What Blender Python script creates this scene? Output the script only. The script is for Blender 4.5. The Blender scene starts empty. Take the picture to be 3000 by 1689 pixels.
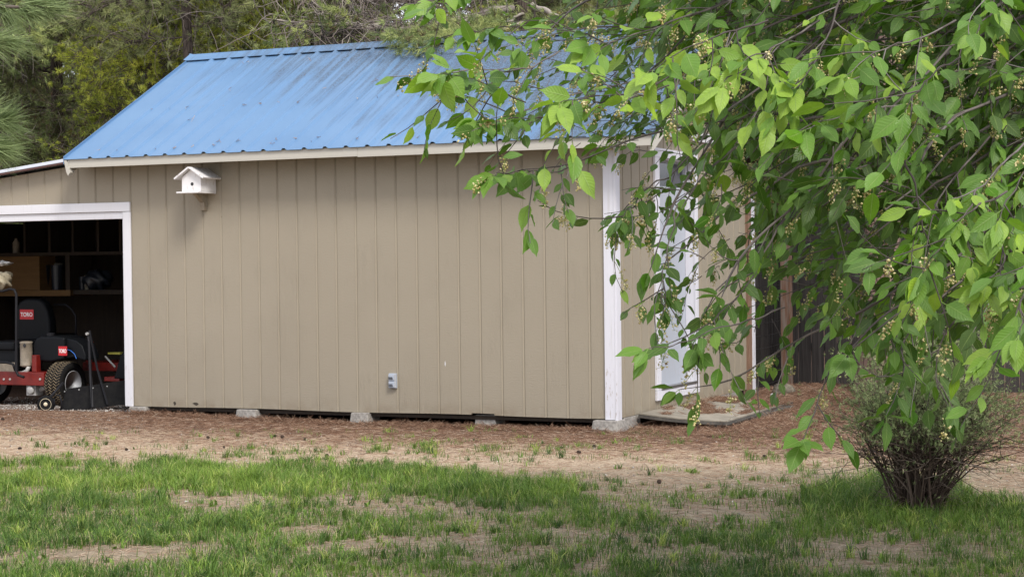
import bpy, math, random
import numpy as np
from mathutils import Vector, Matrix
sc = bpy.context.scene
C = sc.collection
rng = np.random.default_rng(7)
random.seed(7)
# ------------------------------------------------------------------ camera
F, IW, IH = 5252.84, 3000.0, 1689.0
CAM = np.array([5.4615, -13.9134, 1.5099])
yaw, pitch, roll = 0.43125, -0.0141, -0.01136
fw = np.array([-math.sin(yaw)*math.cos(pitch), math.cos(yaw)*math.cos(pitch), math.sin(pitch)])
r_ = np.array([math.cos(yaw), math.sin(yaw), 0.0]); u_ = np.cross(r_, fw)
RT = math.cos(roll)*r_+math.sin(roll)*u_
UP = -math.sin(roll)*r_+math.cos(roll)*u_
cd = bpy.data.cameras.new('camera'); cam = bpy.data.objects.new('camera', cd); C.objects.link(cam)
cam.matrix_world = Matrix(((RT[0], UP[0], -fw[0], CAM[0]), (RT[1], UP[1], -fw[1], CAM[1]), (RT[2], UP[2], -fw[2], CAM[2]), (0, 0, 0, 1)))
cd.sensor_width = 36; cd.lens = 36*F/IW; cd.clip_end = 500; cd.clip_start = .1
sc.camera = cam
# ------------------------------------------------------------------ light
SUN_EL, SUN_AZ = math.radians(47), math.radians(-42)      # azimuth measured from +X towards +Y
w = bpy.data.worlds.new('World'); sc.world = w; w.use_nodes = True
nt = w.node_tree; bg = nt.nodes['Background']
sky = nt.nodes.new('ShaderNodeTexSky'); sky.sky_type = 'NISHITA'; sky.sun_disc = False
sky.sun_elevation = SUN_EL; sky.sun_rotation = math.pi/2-SUN_AZ; sky.air_density = 1.0; sky.dust_density = 4.0; sky.ozone_density = 1.0
mx = nt.nodes.new('ShaderNodeMix'); mx.data_type = 'RGBA'; mx.inputs[0].default_value = .72
nt.links.new(sky.outputs[0], mx.inputs[6]); mx.inputs[7].default_value = (9.6, 9.9, 10.8, 1)
nt.links.new(mx.outputs[2], bg.inputs[0]); bg.inputs[1].default_value = 0.10
sd = bpy.data.lights.new('sun', 'SUN'); sd.energy = 1.85; sd.angle = math.radians(16); sd.color = (1, .95, .87)
so = bpy.data.objects.new('sun', sd); C.objects.link(so)
S = Vector((math.cos(SUN_EL)*math.cos(SUN_AZ), math.cos(SUN_EL)*math.sin(SUN_AZ), math.sin(SUN_EL)))
so.rotation_euler = S.to_track_quat('Z', 'Y').to_euler(); so.location = (5, -5, 20)
sc.view_settings.view_transform = 'Standard'; sc.view_settings.look = 'None'
sc.view_settings.exposure = 0.68; sc.view_settings.gamma = 1.0
sc.cycles.max_bounces = 6; sc.cycles.transparent_max_bounces = 8
# ------------------------------------------------------------------ pixel -> world
def rays(px, py):
    px = np.asarray(px, float); py = np.asarray(py, float)
    return fw + np.multiply.outer((px-1500)/F, RT) - np.multiply.outer((py-844.5)/F, UP)
def at(px, py, d): return CAM + rays(px, py)*np.asarray(d, float)[..., None]
def atY(px, py, Y):
    r = rays(px, py); return CAM + r*((Y-CAM[1])/r[1])
def atX(px, py, X):
    r = rays(px, py); return CAM + r*((X-CAM[0])/r[0])
def atZ(px, py, Z=.1):
    r = rays(px, py); return CAM + r*((Z-CAM[2])/r[2])
def proj(P):
    d = np.asarray(P, float)-CAM; z = d@fw
    return 1500+F*(d@RT)/z, 844.5-F*(d@UP)/z, z
G0 = .10
# ------------------------------------------------------------------ value noise
_T = np.random.default_rng(3).random((256, 256))
def vnoise(x, y):
    xi = np.floor(x).astype(int); yi = np.floor(y).astype(int); fx = x-xi; fy = y-yi
    fx = fx*fx*(3-2*fx); fy = fy*fy*(3-2*fy)
    a = _T[xi & 255, yi & 255]; b = _T[(xi+1) & 255, yi & 255]; c = _T[xi & 255, (yi+1) & 255]; d = _T[(xi+1) & 255, (yi+1) & 255]
    return (a*(1-fx)+b*fx)*(1-fy)+(c*(1-fx)+d*fx)*fy
def fbm(x, y, o=4):
    s = 0; a = .5; t = 0
    for i in range(o):
        s = s+a*vnoise(x*2**i+17*i, y*2**i+5*i); t += a; a *= .5
    return s/t
def gz(x, y):
    x = np.asarray(x, float); y = np.asarray(y, float)
    z = G0-.008 + (.028+.03*np.clip(-y-1, 0, 1))*(fbm(x*.5+9, y*.5+4, 3)-.5) + .012*(fbm(x*5, y*5, 2)-.5)
    z = z + .10*np.exp(-((x-.6)**2/.5+(y-4.3)**2/.5))          # litter mound by the fence
    z = z + .045*np.exp(-((x-.45)**2/.12+(y-.25)**2/.03))*0
    z = z + np.where(x < -3.5, .03*np.clip((-3.5-x)/1.5, 0, 1), 0)
    return z
# ------------------------------------------------------------------ materials
def mat(name, col=(.5, .5, .5), rough=.6, metal=0, spec=.5):
    m = bpy.data.materials.new(name); m.use_nodes = True
    b = m.node_tree.nodes['Principled BSDF']
    b.inputs['Base Color'].default_value = (*col, 1); b.inputs['Roughness'].default_value = rough
    b.inputs['Metallic'].default_value = metal; b.inputs['Specular IOR Level'].default_value = spec
    return m
class NB:
    def __init__(s, m): s.m = m; s.t = m.node_tree; s.b = s.t.nodes['Principled BSDF']
    def n(s, typ, **k):
        o = s.t.nodes.new(typ)
        for a, v in k.items(): setattr(o, a, v)
        return o
    def l(s, a, b): s.t.links.new(a, b)
    def coord(s, kind='Object', scale=(1, 1, 1), rot=(0, 0, 0)):
        t = s.n('ShaderNodeTexCoord'); mp = s.n('ShaderNodeMapping'); mp.inputs['Scale'].default_value = scale
        mp.inputs['Rotation'].default_value = rot; s.l(t.outputs[kind], mp.inputs[0]); return mp.outputs[0]
    def noise(s, vec, scale, detail=4, rough=.55, dist=0):
        t = s.n('ShaderNodeTexNoise'); s.l(vec, t.inputs['Vector']); t.inputs['Scale'].default_value = scale
        t.inputs['Detail'].default_value = detail; t.inputs['Roughness'].default_value = rough; t.inputs['Distortion'].default_value = dist
        return t.outputs['Fac']
    def ramp(s, fac, stops):
        r = s.n('ShaderNodeValToRGB'); e = r.color_ramp.elements
        while len(e) < len(stops): e.new(.5)
        for i, (p, c) in enumerate(stops):
            e[i].position = p; e[i].color = (*c, 1) if len(c) == 3 else c
        s.l(fac, r.inputs[0]); return r.outputs[0]
    def step(s, fac, a, b):
        m = s.n('ShaderNodeMapRange'); s.l(fac, m.inputs[0]); m.inputs[1].default_value = a; m.inputs[2].default_value = b
        m.interpolation_type = 'SMOOTHSTEP'; return m.outputs[0]
    def mix(s, fac, a, b, mode='MIX'):
        m = s.n('ShaderNodeMix', data_type='RGBA', blend_type=mode)
        for i, v in ((0, fac), (6, a), (7, b)):
            if isinstance(v, (int, float)): m.inputs[i].default_value = v
            elif isinstance(v, tuple): m.inputs[i].default_value = (*v, 1)
            else: s.l(v, m.inputs[i])
        return m.outputs[2]
    def math(s, op, a, b=0.0):
        m = s.n('ShaderNodeMath', operation=op)
        for i, v in ((0, a), (1, b)):
            if isinstance(v, (int, float)): m.inputs[i].default_value = v
            else: s.l(v, m.inputs[i])
        return m.outputs[0]
    def bump(s, h, strength=.4, dist=.01):
        b = s.n('ShaderNodeBump'); s.l(h, b.inputs['Height']); b.inputs['Strength'].default_value = strength
        b.inputs['Distance'].default_value = dist; s.l(b.outputs[0], s.b.inputs['Normal']); return b
    def col(s, c): s.l(c, s.b.inputs['Base Color'])
    def attr(s, name): return s.n('ShaderNodeAttribute', attribute_name=name).outputs['Fac']

def siding_mat():
    m = mat('beige_siding_paint', (.3, .26, .2), .62, spec=.35); n = NB(m)
    co = n.coord('Object')
    sep = n.n('ShaderNodeSeparateXYZ'); n.l(co, sep.inputs[0])
    su = n.math('ADD', sep.outputs[0], sep.outputs[1])
    cmb = n.n('ShaderNodeCombineXYZ'); n.l(su, cmb.inputs[0]); n.l(sep.outputs[2], cmb.inputs[2])
    mp = n.n('ShaderNodeMapping'); mp.inputs['Scale'].default_value = (26, 1, 2.2); n.l(cmb.outputs[0], mp.inputs[0])
    g1 = n.noise(mp.outputs[0], 1.0, 3, .55, 1.6)
    wv = n.math('FRACT', n.math('MULTIPLY', g1, 7.0)); wv = n.math('ABSOLUTE', n.math('SUBTRACT', wv, .5))
    msk = n.step(n.noise(cmb.outputs[0], 2.2, 2), .44, .62)
    wv = n.math('MULTIPLY', wv, msk)
    mp2 = n.n('ShaderNodeMapping'); mp2.inputs['Scale'].default_value = (14, 1, 60); n.l(cmb.outputs[0], mp2.inputs[0])
    g2 = n.noise(mp2.outputs[0], 1.5, 4, .6)
    g3 = n.noise(cmb.outputs[0], 90, 3, .6)
    h = n.math('ADD', n.math('MULTIPLY', wv, .75), n.math('ADD', n.math('MULTIPLY', g2, .7), n.math('MULTIPLY', g3, .5)))
    n.bump(h, .7, .004)
    big = n.noise(co, .9, 4)
    c = n.mix(n.step(big, .3, .7), (.300, .262, .202), (.315, .276, .214))
    c = n.mix(n.math('MULTIPLY', n.step(g3, .62, .8), .12), c, (.2, .17, .13))
    # splash dirt just over the bottom edge, a few scrapes
    d = n.math('MULTIPLY', n.step(sep.outputs[2], .16, .0), n.step(n.noise(co, 7, 5), .35, .75))
    c = n.mix(n.math('MULTIPLY', d, .5), c, (.20, .15, .10))
    sp = n.step(n.noise(n.coord('Object', (9, 9, 5)), 3, 2), .80, .83)
    c = n.mix(n.math('MULTIPLY', sp, .6), c, (.11, .08, .05))
    n.col(c); return m
def white_mat(name='white_trim_paint', base=(.66, .66, .70), dirt=.5):
    m = mat(name, base, .5); n = NB(m); co = n.coord('Object')
    st = n.noise(n.coord('Object', (40, 40, 2)), 1, 4, .6)
    c = n.mix(n.math('MULTIPLY', n.step(st, .5, .75), .35*dirt), base, (.48, .46, .44))
    sep = n.n('ShaderNodeSeparateXYZ'); n.l(co, sep.inputs[0])
    chip = n.math('MULTIPLY', n.step(n.noise(n.coord('Object', (60, 60, 9)), 1, 5, .7), .58, .64), n.step(sep.outputs[2], .75, .2))
    c = n.mix(n.math('MULTIPLY', chip, .75*dirt), c, (.33, .26, .2))
    n.col(c); n.bump(st, .3, .004); return m
def roof_mat():
    m = mat('blue_metal_roof', (.17, .38, .75), .42, 0, .5); n = NB(m)
    co = n.coord('Object')
    sep = n.n('ShaderNodeSeparateXYZ'); n.l(co, sep.inputs[0])
    streak = n.noise(n.coord('Object', (15, .8, .8)), 1.0, 5, .62, .3)
    grit = n.noise(co, 60, 4, .75)
    spk = n.noise(n.coord('Object', (55, 16, 16)), 1.0, 4, .7)
    # dirt field: grows to the right and to the ridge
    gx = n.math('MULTIPLY', n.math('ADD', sep.outputs[0], 2.75), .17)
    gy = n.math('MULTIPLY', n.math('ADD', sep.outputs[1], 2.1), .30)
    f = n.math('ADD', n.math('ADD', gx, gy), n.math('MULTIPLY', n.math('SUBTRACT', streak, .5), 1.25))
    f = n.math('ADD', f, n.math('MULTIPLY', n.math('SUBTRACT', n.noise(co, .9, 3), .5), .5))
    dm = n.step(f, .55, 1.10)
    dm = n.math('MULTIPLY', dm, n.math('ADD', .48, n.math('MULTIPLY', n.step(grit, .42, .56), .52)))
    base = n.mix(n.step(n.noise(co, 1.4, 4), .3, .7), (.098, .198, .352), (.114, .220, .378))
    base = n.mix(n.math('MULTIPLY', n.step(streak, .5, .8), .2), base, (.15, .22, .34))
    c = n.mix(n.math('MINIMUM', n.math('MULTIPLY', dm, .95), .93), base, (.062, .078, .098))
    bl = n.math('MULTIPLY', n.step(spk, .56, .66), n.step(f, .70, 1.2))
    c = n.mix(n.math('MULTIPLY', bl, .7), c, (.045, .05, .055))
    rust = n.math('MULTIPLY', n.step(n.noise(n.coord('Object', (5, 1.4, 1.4)), 1.6, 4, .7), .66, .74), n.step(f, .6, 1.0))
    c = n.mix(n.math('MULTIPLY', rust, .35), c, (.19, .13, .10))
    n.col(c); n.bump(grit, .15, .003)
    r = n.n('ShaderNodeMapRange'); n.l(dm, r.inputs[0]); r.inputs[3].default_value = .38; r.inputs[4].default_value = .85
    n.l(r.outputs[0], n.b.inputs['Roughness']); return m
def wood_mat(name, a, b, sc_=(30, 30, 1.5), rough=.8):
    m = mat(name, a, rough); n = NB(m); v = n.coord('Object', sc_)
    g = n.noise(v, 1, 5, .65, .8); n.col(n.mix(n.step(g, .3, .7), a, b)); n.bump(g, .5, .006); return m
def speck_mat(name, a, b, scale=40, rough=.9, bump=.5, d=.006):
    m = mat(name, a, rough); n = NB(m); v = n.coord('Object'); g = n.noise(v, scale, 6, .7)
    g2 = n.noise(v, scale*.12, 3)
    n.col(n.mix(n.step(n.math('ADD', n.math('MULTIPLY', g, .6), n.math('MULTIPLY', g2, .4)), .38, .62), a, b)); n.bump(g, bump, d); return m
def bark_mat(name, a, b, s=6):
    m = mat(name, a, .95); n = NB(m); v = n.coord('Object', (1, 1, .22))
    t = n.n('ShaderNodeTexVoronoi', feature='DISTANCE_TO_EDGE', voronoi_dimensions='3D'); n.l(v, t.inputs['Vector']); t.inputs['Scale'].default_value = s*3
    g = n.noise(v, s*6, 5, .7)
    h = n.math('ADD', n.math('MULTIPLY', n.step(t.outputs[0], 0, .12), .6), n.math('MULTIPLY', g, .6))
    n.col(n.mix(n.step(h, .1, 1.25), a, b)); n.bump(h, .7, .02); return m
def fol_mat(name, stops, rough=.6, trans=.25, emis=None):
    """foliage: colour by per-element random attribute 'v'"""
    m = mat(name, stops[0][1], rough, spec=.3); n = NB(m)
    c = n.ramp(n.attr('v'), stops); n.col(c)
    if trans > 0:
        tr = n.n('ShaderNodeBsdfTranslucent'); mixs = n.n('ShaderNodeMixShader'); mixs.inputs[0].default_value = trans
        n.l(n.mix(.5, c, (.35, .5, .05), 'MIX'), tr.inputs[0]) if False else n.l(c, tr.inputs[0])
        out = n.t.nodes['Material Output']
        n.l(n.b.outputs[0], mixs.inputs[1]); n.l(tr.outputs[0], mixs.inputs[2]); n.l(mixs.outputs[0], out.inputs[0])
    return m
def leaf_mat():
    m = mat('cherry_leaf', (.08, .2, .02), .38, spec=.5); n = NB(m)
    uv = n.n('ShaderNodeUVMap', uv_map='uv'); sep = n.n('ShaderNodeSeparateXYZ'); n.l(uv.outputs[0], sep.inputs[0])
    au = n.math('ABSOLUTE', sep.outputs[0])
    c = n.ramp(n.attr('v'), [(0, (.012, .048, .005)), (.45, (.044, .140, .010)), (.75, (.115, .275, .015)), (1, (.34, .52, .05))])
    mid = n.step(au, .09, .02)
    ve = n.math('ABSOLUTE', n.math('SUBTRACT', n.math('FRACT', n.math('MULTIPLY', n.math('SUBTRACT', sep.outputs[1], n.math('MULTIPLY', au, .22)), 9.0)), .5))
    vein = n.step(ve, .08, .0)
    c2 = n.mix(n.math('MULTIPLY', mid, .55), c, (.30, .42, .12)); c2 = n.mix(n.math('MULTIPLY', vein, .22), c2, (.22, .36, .08))
    blotch = n.step(n.noise(n.coord('Object'), 45, 3), .35, .7)
    c2 = n.mix(n.math('MULTIPLY', blotch, .2), c2, (.04, .09, .015))
    rs = n.math('MULTIPLY', n.step(n.noise(n.coord('Object'), 160, 2), .70, .75), n.step(n.noise(n.coord('Object'), 6, 2), .5, .65))
    c2 = n.mix(n.math('MULTIPLY', rs, .7), c2, (.16, .09, .03))
    geo = n.n('ShaderNodeNewGeometry')
    c3 = n.mix(n.math('MULTIPLY', geo.outputs['Backfacing'], .30), c2, (.24, .34, .13))
    n.col(c3)
    b = n.n('ShaderNodeBump'); b.inputs['Strength'].default_value = .5; b.inputs['Distance'].default_value = .002
    n.l(n.math('ADD', n.math('MULTIPLY', ve, 1.0), n.math('MULTIPLY', mid, -.6)), b.inputs['Height']); n.l(b.outputs[0], n.b.inputs['Normal']); n.b.inputs['Specular IOR Level'].default_value = .28
    tr = n.n('ShaderNodeBsdfTranslucent'); n.l(n.mix(.35, c2, (.28, .48, .03)), tr.inputs[0])
    ms = n.n('ShaderNodeMixShader'); ms.inputs[0].default_value = .36
    n.l(n.b.outputs[0], ms.inputs[1]); n.l(tr.outputs[0], ms.inputs[2]); n.l(ms.outputs[0], n.t.nodes['Material Output'].inputs[0])
    return m
def ground_mat():
    m = mat('dirt_and_litter', (.3, .22, .16), .95, spec=.2); n = NB(m); co = n.coord('Object')
    sep = n.n('ShaderNodeSeparateXYZ'); n.l(co, sep.inputs[0])
    g = n.noise(co, 55, 6, .7); g2 = n.noise(co, 3.2, 5, .6); g3 = n.noise(co, 14, 5, .65)
    dirt = n.mix(n.step(g, .35, .65), (.33, .245, .168), (.62, .49, .355))
    dirt = n.mix(n.math('MULTIPLY', n.step(g3, .52, .66), .45), dirt, (.17, .105, .07))
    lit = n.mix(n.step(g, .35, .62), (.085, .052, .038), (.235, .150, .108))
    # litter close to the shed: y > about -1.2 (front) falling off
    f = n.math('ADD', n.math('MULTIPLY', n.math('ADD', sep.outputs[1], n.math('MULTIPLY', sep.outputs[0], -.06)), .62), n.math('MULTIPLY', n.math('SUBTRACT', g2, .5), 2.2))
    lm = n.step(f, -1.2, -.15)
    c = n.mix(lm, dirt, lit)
    # lawn soil darker further forward
    s = n.step(n.math('ADD', n.math('ADD', sep.outputs[1], n.math('MULTIPLY', sep.outputs[0], -.42)), n.math('MULTIPLY', g2, 1.0)), -1.9, -2.9)
    soil = n.mix(n.step(g3, .3, .7), (.17, .135, .088), (.36, .29, .21))
    c = n.mix(n.math('MULTIPLY', s, .85), c, soil)
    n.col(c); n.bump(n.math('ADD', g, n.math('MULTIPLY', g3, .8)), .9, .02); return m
M = {}
M['siding'] = siding_mat(); M['white'] = white_mat(); M['roof'] = roof_mat()
M['fascia'] = white_mat('fascia_paint', (.47, .45, .40), .7)
M['post_white'] = white_mat('weathered_corner_paint', (.66, .66, .72), 1.0)
M['door'] = white_mat('door_paint', (.40, .43, .49), .5)
M['door_shade'] = mat('dark_door_shade', (.035, .04, .05), .12)
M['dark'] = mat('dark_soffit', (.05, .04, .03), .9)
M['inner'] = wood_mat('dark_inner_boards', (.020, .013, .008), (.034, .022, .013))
M['ply'] = wood_mat('plywood', (.12, .064, .019), (.16, .088, .03), (3, 3, 30))
M['concrete'] = speck_mat('concrete_block', (.20, .185, .17), (.36, .34, .31), 35)
M['board'] = speck_mat('ramp_board', (.20, .18, .145), (.32, .285, .23), 9, .85, .3)
M['edge'] = speck_mat('ramp_edge', (.06, .055, .05), (.12, .11, .095), 30)
M['fence'] = wood_mat('fence_wood', (.022, .019, .018), (.065, .057, .053), (40, 40, 1.2))
M['fence_post'] = wood_mat('post_wood', (.20, .085, .04), (.27, .22, .185), (25, 25, 2.5))
M['bare'] = wood_mat('bare_red_wood', (.15, .085, .055), (.25, .155, .105), (30, 30, 2))
M['ground'] = ground_mat()
M['plastic'] = mat('black_plastic', (.007, .008, .010), .48, 0, .3)
M['rubber'] = speck_mat('black_rubber', (.007, .007, .008), (.015, .0145, .014), 20, .75, .2)
M['red'] = speck_mat('red_paint', (.12, .008, .006), (.19, .014, .010), 12, .4, .1)
M['logo_red'] = mat('logo_red', (.50, .012, .02), .45)
M['logo_white'] = mat('logo_white', (.85, .85, .85), .5)
M['blue'] = mat('blue_stripe', (.03, .15, .55), .5)
M['steel'] = speck_mat('dusty_steel', (.28, .28, .28), (.48, .47, .45), 30, .5, .2)
M['tube'] = mat('grey_tube', (.016, .016, .019), .5)
M['cream'] = speck_mat('cream_plastic', (.62, .52, .36), (.72, .64, .48), 30, .6, .1)
M['muffler'] = speck_mat('tan_metal', (.20, .17, .13), (.32, .27, .21), 15, .5, .2)
M['rim'] = mat('white_rim', (.45, .46, .48), .4)
M['tread'] = speck_mat('dusty_tread', (.10, .075, .045), (.17, .13, .08), 20, .9, .3)
M['outlet'] = mat('grey_outlet_plastic', (.38, .42, .49), .45)
M['slot'] = mat('dark_gap', (.03, .03, .035), .7)
M['bird'] = white_mat('birdhouse_paint', (.74, .73, .74), .9)
M['bag'] = mat('clear_bag', (.72, .70, .68), .3)
M['cloth'] = speck_mat('cream_cloth', (.42, .36, .24), (.60, .54, .40), 12)
for k_ in ('rubber', 'plastic', 'tube'): M[k_].node_tree.nodes['Principled BSDF'].inputs['Specular IOR Level'].default_value = .14
M['bin'] = mat('dark_bin', (.012, .016, .024), .4)
M['lit_y'] = mat('yellow_plastic', (.45, .42, .08), .5)
M['lean_metal'] = mat('pale_roof_metal', (.62, .66, .74), .35)
M['drip'] = mat('maroon_drip_edge', (.10, .045, .04), .6)
M['rock'] = speck_mat('lichen_rock', (.09, .075, .06), (.22, .20, .15), 14)
M['wire'] = mat('wire', (.07, .07, .07), .4, .8)
M['thresh'] = mat('aluminium', (.33, .33, .33), .35, .8)
# ------------------------------------------------------------------ object helpers
def props(o, label=None, cat=None, group=None, kind=None):
    if label: o['label'] = label
    if cat: o['category'] = cat
    if group: o['group'] = group
    if kind: o['kind'] = kind
    return o
def thing(name, label, cat, loc=(0, 0, 0), group=None):
    o = bpy.data.objects.new(name, None); o.empty_display_size = .1; C.objects.link(o)
    o.location = loc; o['_w'] = tuple(float(v) for v in loc); props(o, label, cat, group); return o
def wloc(o):
    v = Vector((0, 0, 0))
    while o is not None:
        v = v+o.location; o = o.parent
    return v
class MB:
    def __init__(s): s.v = []; s.f = []
    def add(s, vs, fs):
        k = len(s.v); s.v += [tuple(float(c) for c in v) for v in vs]; s.f += [tuple(i+k for i in f) for f in fs]; return s
    def box(s, a, b, rot=None, piv=None):
        (x0, y0, z0), (x1, y1, z1) = a, b
        vs = [Vector(p) for p in [(x0, y0, z0), (x1, y0, z0), (x1, y1, z0), (x0, y1, z0), (x0, y0, z1), (x1, y0, z1), (x1, y1, z1), (x0, y1, z1)]]
        if rot is not None:
            pv = Vector(piv) if piv is not None else sum(vs, Vector())/8
            vs = [rot @ (v-pv)+pv for v in vs]
        return s.add(vs, [(0, 3, 2, 1), (4, 5, 6, 7), (0, 1, 5, 4), (1, 2, 6, 5), (2, 3, 7, 6), (3, 0, 4, 7)])
    def prism(s, poly, vec):
        n = len(poly); vec = Vector(vec); a = [Vector(p) for p in poly]; b = [p+vec for p in a]
        return s.add(a+b, [tuple(range(n))[::-1], tuple(range(n, 2*n))]+[(i, (i+1) % n, n+(i+1) % n, n+i) for i in range(n)])
    def tube(s, pts, r, k=8, cap=True):
        pts = [Vector(p) for p in pts]; rr = r if hasattr(r, '__len__') else [r]*len(pts)
        ref = Vector((0, 0, 1)); rings = []
        for i, p in enumerate(pts):
            d = (pts[min(i+1, len(pts)-1)]-pts[max(i-1, 0)]).normalized()
            a = d.cross(ref if abs(d.dot(ref)) < .95 else Vector((1, 0, 0))).normalized(); b = d.cross(a)
            rings += [p+(a*math.cos(2*math.pi*j/k)+b*math.sin(2*math.pi*j/k))*rr[i] for j in range(k)]
        fs = [(i*k+j, i*k+(j+1) % k, (i+1)*k+(j+1) % k, (i+1)*k+j) for i in range(len(pts)-1) for j in range(k)]
        if cap: fs += [tuple(range(k))[::-1], tuple((len(pts)-1)*k+j for j in range(k))]
        return s.add(rings, fs)
    def lathe(s, c, axis, prof, k=32):
        """prof: list of (radius, along)"""
        ax = Vector(axis).normalized(); a = ax.cross(Vector((0, 0, 1)) if abs(ax.z) < .9 else Vector((1, 0, 0))).normalized(); b = ax.cross(a); c = Vector(c)
        vs = [c+ax*h+(a*math.cos(2*math.pi*j/k)+b*math.sin(2*math.pi*j/k))*r for r, h in prof for j in range(k)]
        n = len(prof)
        fs = [(i*k+j, i*k+(j+1) % k, (i+1)*k+(j+1) % k, (i+1)*k+j) for i in range(n-1) for j in range(k)]
        fs += [tuple(range(k))[::-1], tuple((n-1)*k+j for j in range(k))]
        return s.add(vs, fs)
    def build(s, name, m, parent=None, smooth=False, bevel=0, rough_fn=None):
        o_ = wloc(parent) if parent is not None else Vector((0, 0, 0))
        me = bpy.data.meshes.new(name)
        base = o_
        if parent is None:
            A = np.array(s.v); c = (A.min(0)+A.max(0))/2; base = Vector((c[0], c[1], A[:, 2].min()))
        me.from_pydata([(v[0]-base[0], v[1]-base[1], v[2]-base[2]) for v in s.v], [], s.f); me.update()
        me.materials.append(m)
        o = bpy.data.objects.new(name, me); C.objects.link(o)
        if parent is not None: o.parent = parent
        else: o.location = base
        if smooth:
            for p in me.polygons: p.use_smooth = True
        if bevel:
            b = o.modifiers.new('b', 'BEVEL'); b.width = bevel; b.segments = 2; b.limit_method = 'ANGLE'; b.angle_limit = .6
            for p in me.polygons: p.use_smooth = True
            wn = o.modifiers.new('wn', 'WEIGHTED_NORMAL'); wn.keep_sharp = True
        return o
def fastmesh(name, V, faces, m, parent=None, v=None, uv=None, smooth=False, kind=None, loc=None):
    """V (N,3); faces = list of int arrays (M,k); v = per-vertex scalar; uv = per-vertex (N,2)"""
    me = bpy.data.meshes.new(name)
    o_ = np.array(wloc(parent)) if parent is not None else (np.zeros(3) if loc is None else np.asarray(loc, float))
    V = np.asarray(V, np.float32)-o_.astype(np.float32)
    me.vertices.add(len(V)); me.vertices.foreach_set('co', V.ravel())
    faces = [f for f in faces if len(f)]
    li = np.concatenate([f.ravel() for f in faces]).astype(np.int32)
    cnt = np.concatenate([np.full(len(f), f.shape[1], np.int32) for f in faces])
    st = np.concatenate([[0], np.cumsum(cnt)[:-1]]).astype(np.int32)
    me.loops.add(len(li)); me.loops.foreach_set('vertex_index', li)
    me.polygons.add(len(cnt)); me.polygons.foreach_set('loop_start', st)
    if smooth: me.polygons.foreach_set('use_smooth', np.ones(len(cnt), bool))
    if v is not None:
        a = me.attributes.new('v', 'FLOAT', 'POINT'); a.data.foreach_set('value', np.asarray(v, np.float32))
    if uv is not None:
        l = me.uv_layers.new(name='uv'); l.data.foreach_set('uv', np.asarray(uv, np.float32)[li].ravel())
    me.update(calc_edges=True); me.validate()
    me.materials.append(m)
    o = bpy.data.objects.new(name, me); C.objects.link(o)
    if parent is not None: o.parent = parent
    else: o.location = tuple(o_)
    if kind: o['kind'] = kind
    return o
def nrm(a): return a/np.maximum(np.linalg.norm(a, axis=-1, keepdims=True), 1e-9)
def tubes(P, r0, r1, k=4):
    """P (M,n,3) -> verts, quads. r0,r1 (M,)"""
    P = np.asarray(P, float); Mn, n, _ = P.shape
    T = np.empty_like(P); T[:, 1:-1] = P[:, 2:]-P[:, :-2]; T[:, 0] = P[:, 1]-P[:, 0]; T[:, -1] = P[:, -1]-P[:, -2]; T = nrm(T)
    ref = np.zeros_like(T); ref[..., 2] = 1; bad = np.abs(T[..., 2]) > .92; ref[bad] = (1, 0, 0)
    A = nrm(np.cross(T, ref)); B = np.cross(T, A)
    t = np.linspace(0, 1, n)[None, :]; R = (np.broadcast_to(r0, (Mn,))[:, None]*(1-t)+np.broadcast_to(r1, (Mn,))[:, None]*t)
    an = 2*np.pi*np.arange(k)/k
    V = P[:, :, None]+R[:, :, None, None]*(A[:, :, None]*np.cos(an)[None, None, :, None]+B[:, :, None]*np.sin(an)[None, None, :, None])
    idx = np.arange(Mn*n*k).reshape(Mn, n, k)
    q = np.stack([idx[:, :-1, :], np.roll(idx, -1, 2)[:, :-1, :], np.roll(idx, -1, 2)[:, 1:, :], idx[:, 1:, :]], -1).reshape(-1, 4)
    return V.reshape(-1, 3), q
class Acc:
    def __init__(s): s.V = []; s.F = {}; s.v = []; s.uv = []; s.n = 0
    def add(s, V, f, v=None, uv=None):
        s.V.append(V); s.F.setdefault(f.shape[1], []).append(f+s.n); s.n += len(V)
        s.v.append(np.broadcast_to(.5 if v is None else v, (len(V),)));
        if uv is not None: s.uv.append(uv)
    def add2(s, V, fs, v=None, uv=None):
        s.V.append(V)
        for f in fs: s.F.setdefault(f.shape[1], []).append(f+s.n)
        s.n += len(V); s.v.append(np.broadcast_to(.5 if v is None else v, (len(V),)))
        if uv is not None: s.uv.append(uv)
    def build(s, name, m, parent=None, **k):
        return fastmesh(name, np.concatenate(s.V), [np.concatenate(f) for f in s.F.values()], m, parent, v=np.concatenate(s.v),
                        uv=np.concatenate(s.uv) if s.uv else None, **k)
def rdir(n): return nrm(rng.normal(size=(n, 3)))

# ================================================================== GROUND
def ground():
    xs = np.concatenate([[-60, -40, -25, -15], np.arange(-10, 8.01, .09), [12, 20, 35, 60]])
    ys = np.concatenate([[-40, -25, -15], np.arange(-9.5, 7.01, .09), [9, 12, 18, 30, 60, 90]])
    X, Y = np.meshgrid(xs, ys, indexing='ij'); Z = gz(X, Y)
    V = np.stack([X, Y, Z], -1).reshape(-1, 3); idx = np.arange(len(V)).reshape(X.shape)
    q = np.stack([idx[:-1, :-1], idx[1:, :-1], idx[1:, 1:], idx[:-1, 1:]], -1).reshape(-1, 4)
    o = fastmesh('ground', V, [q], M['ground'], smooth=True); o['kind'] = 'structure'
ground()
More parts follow.
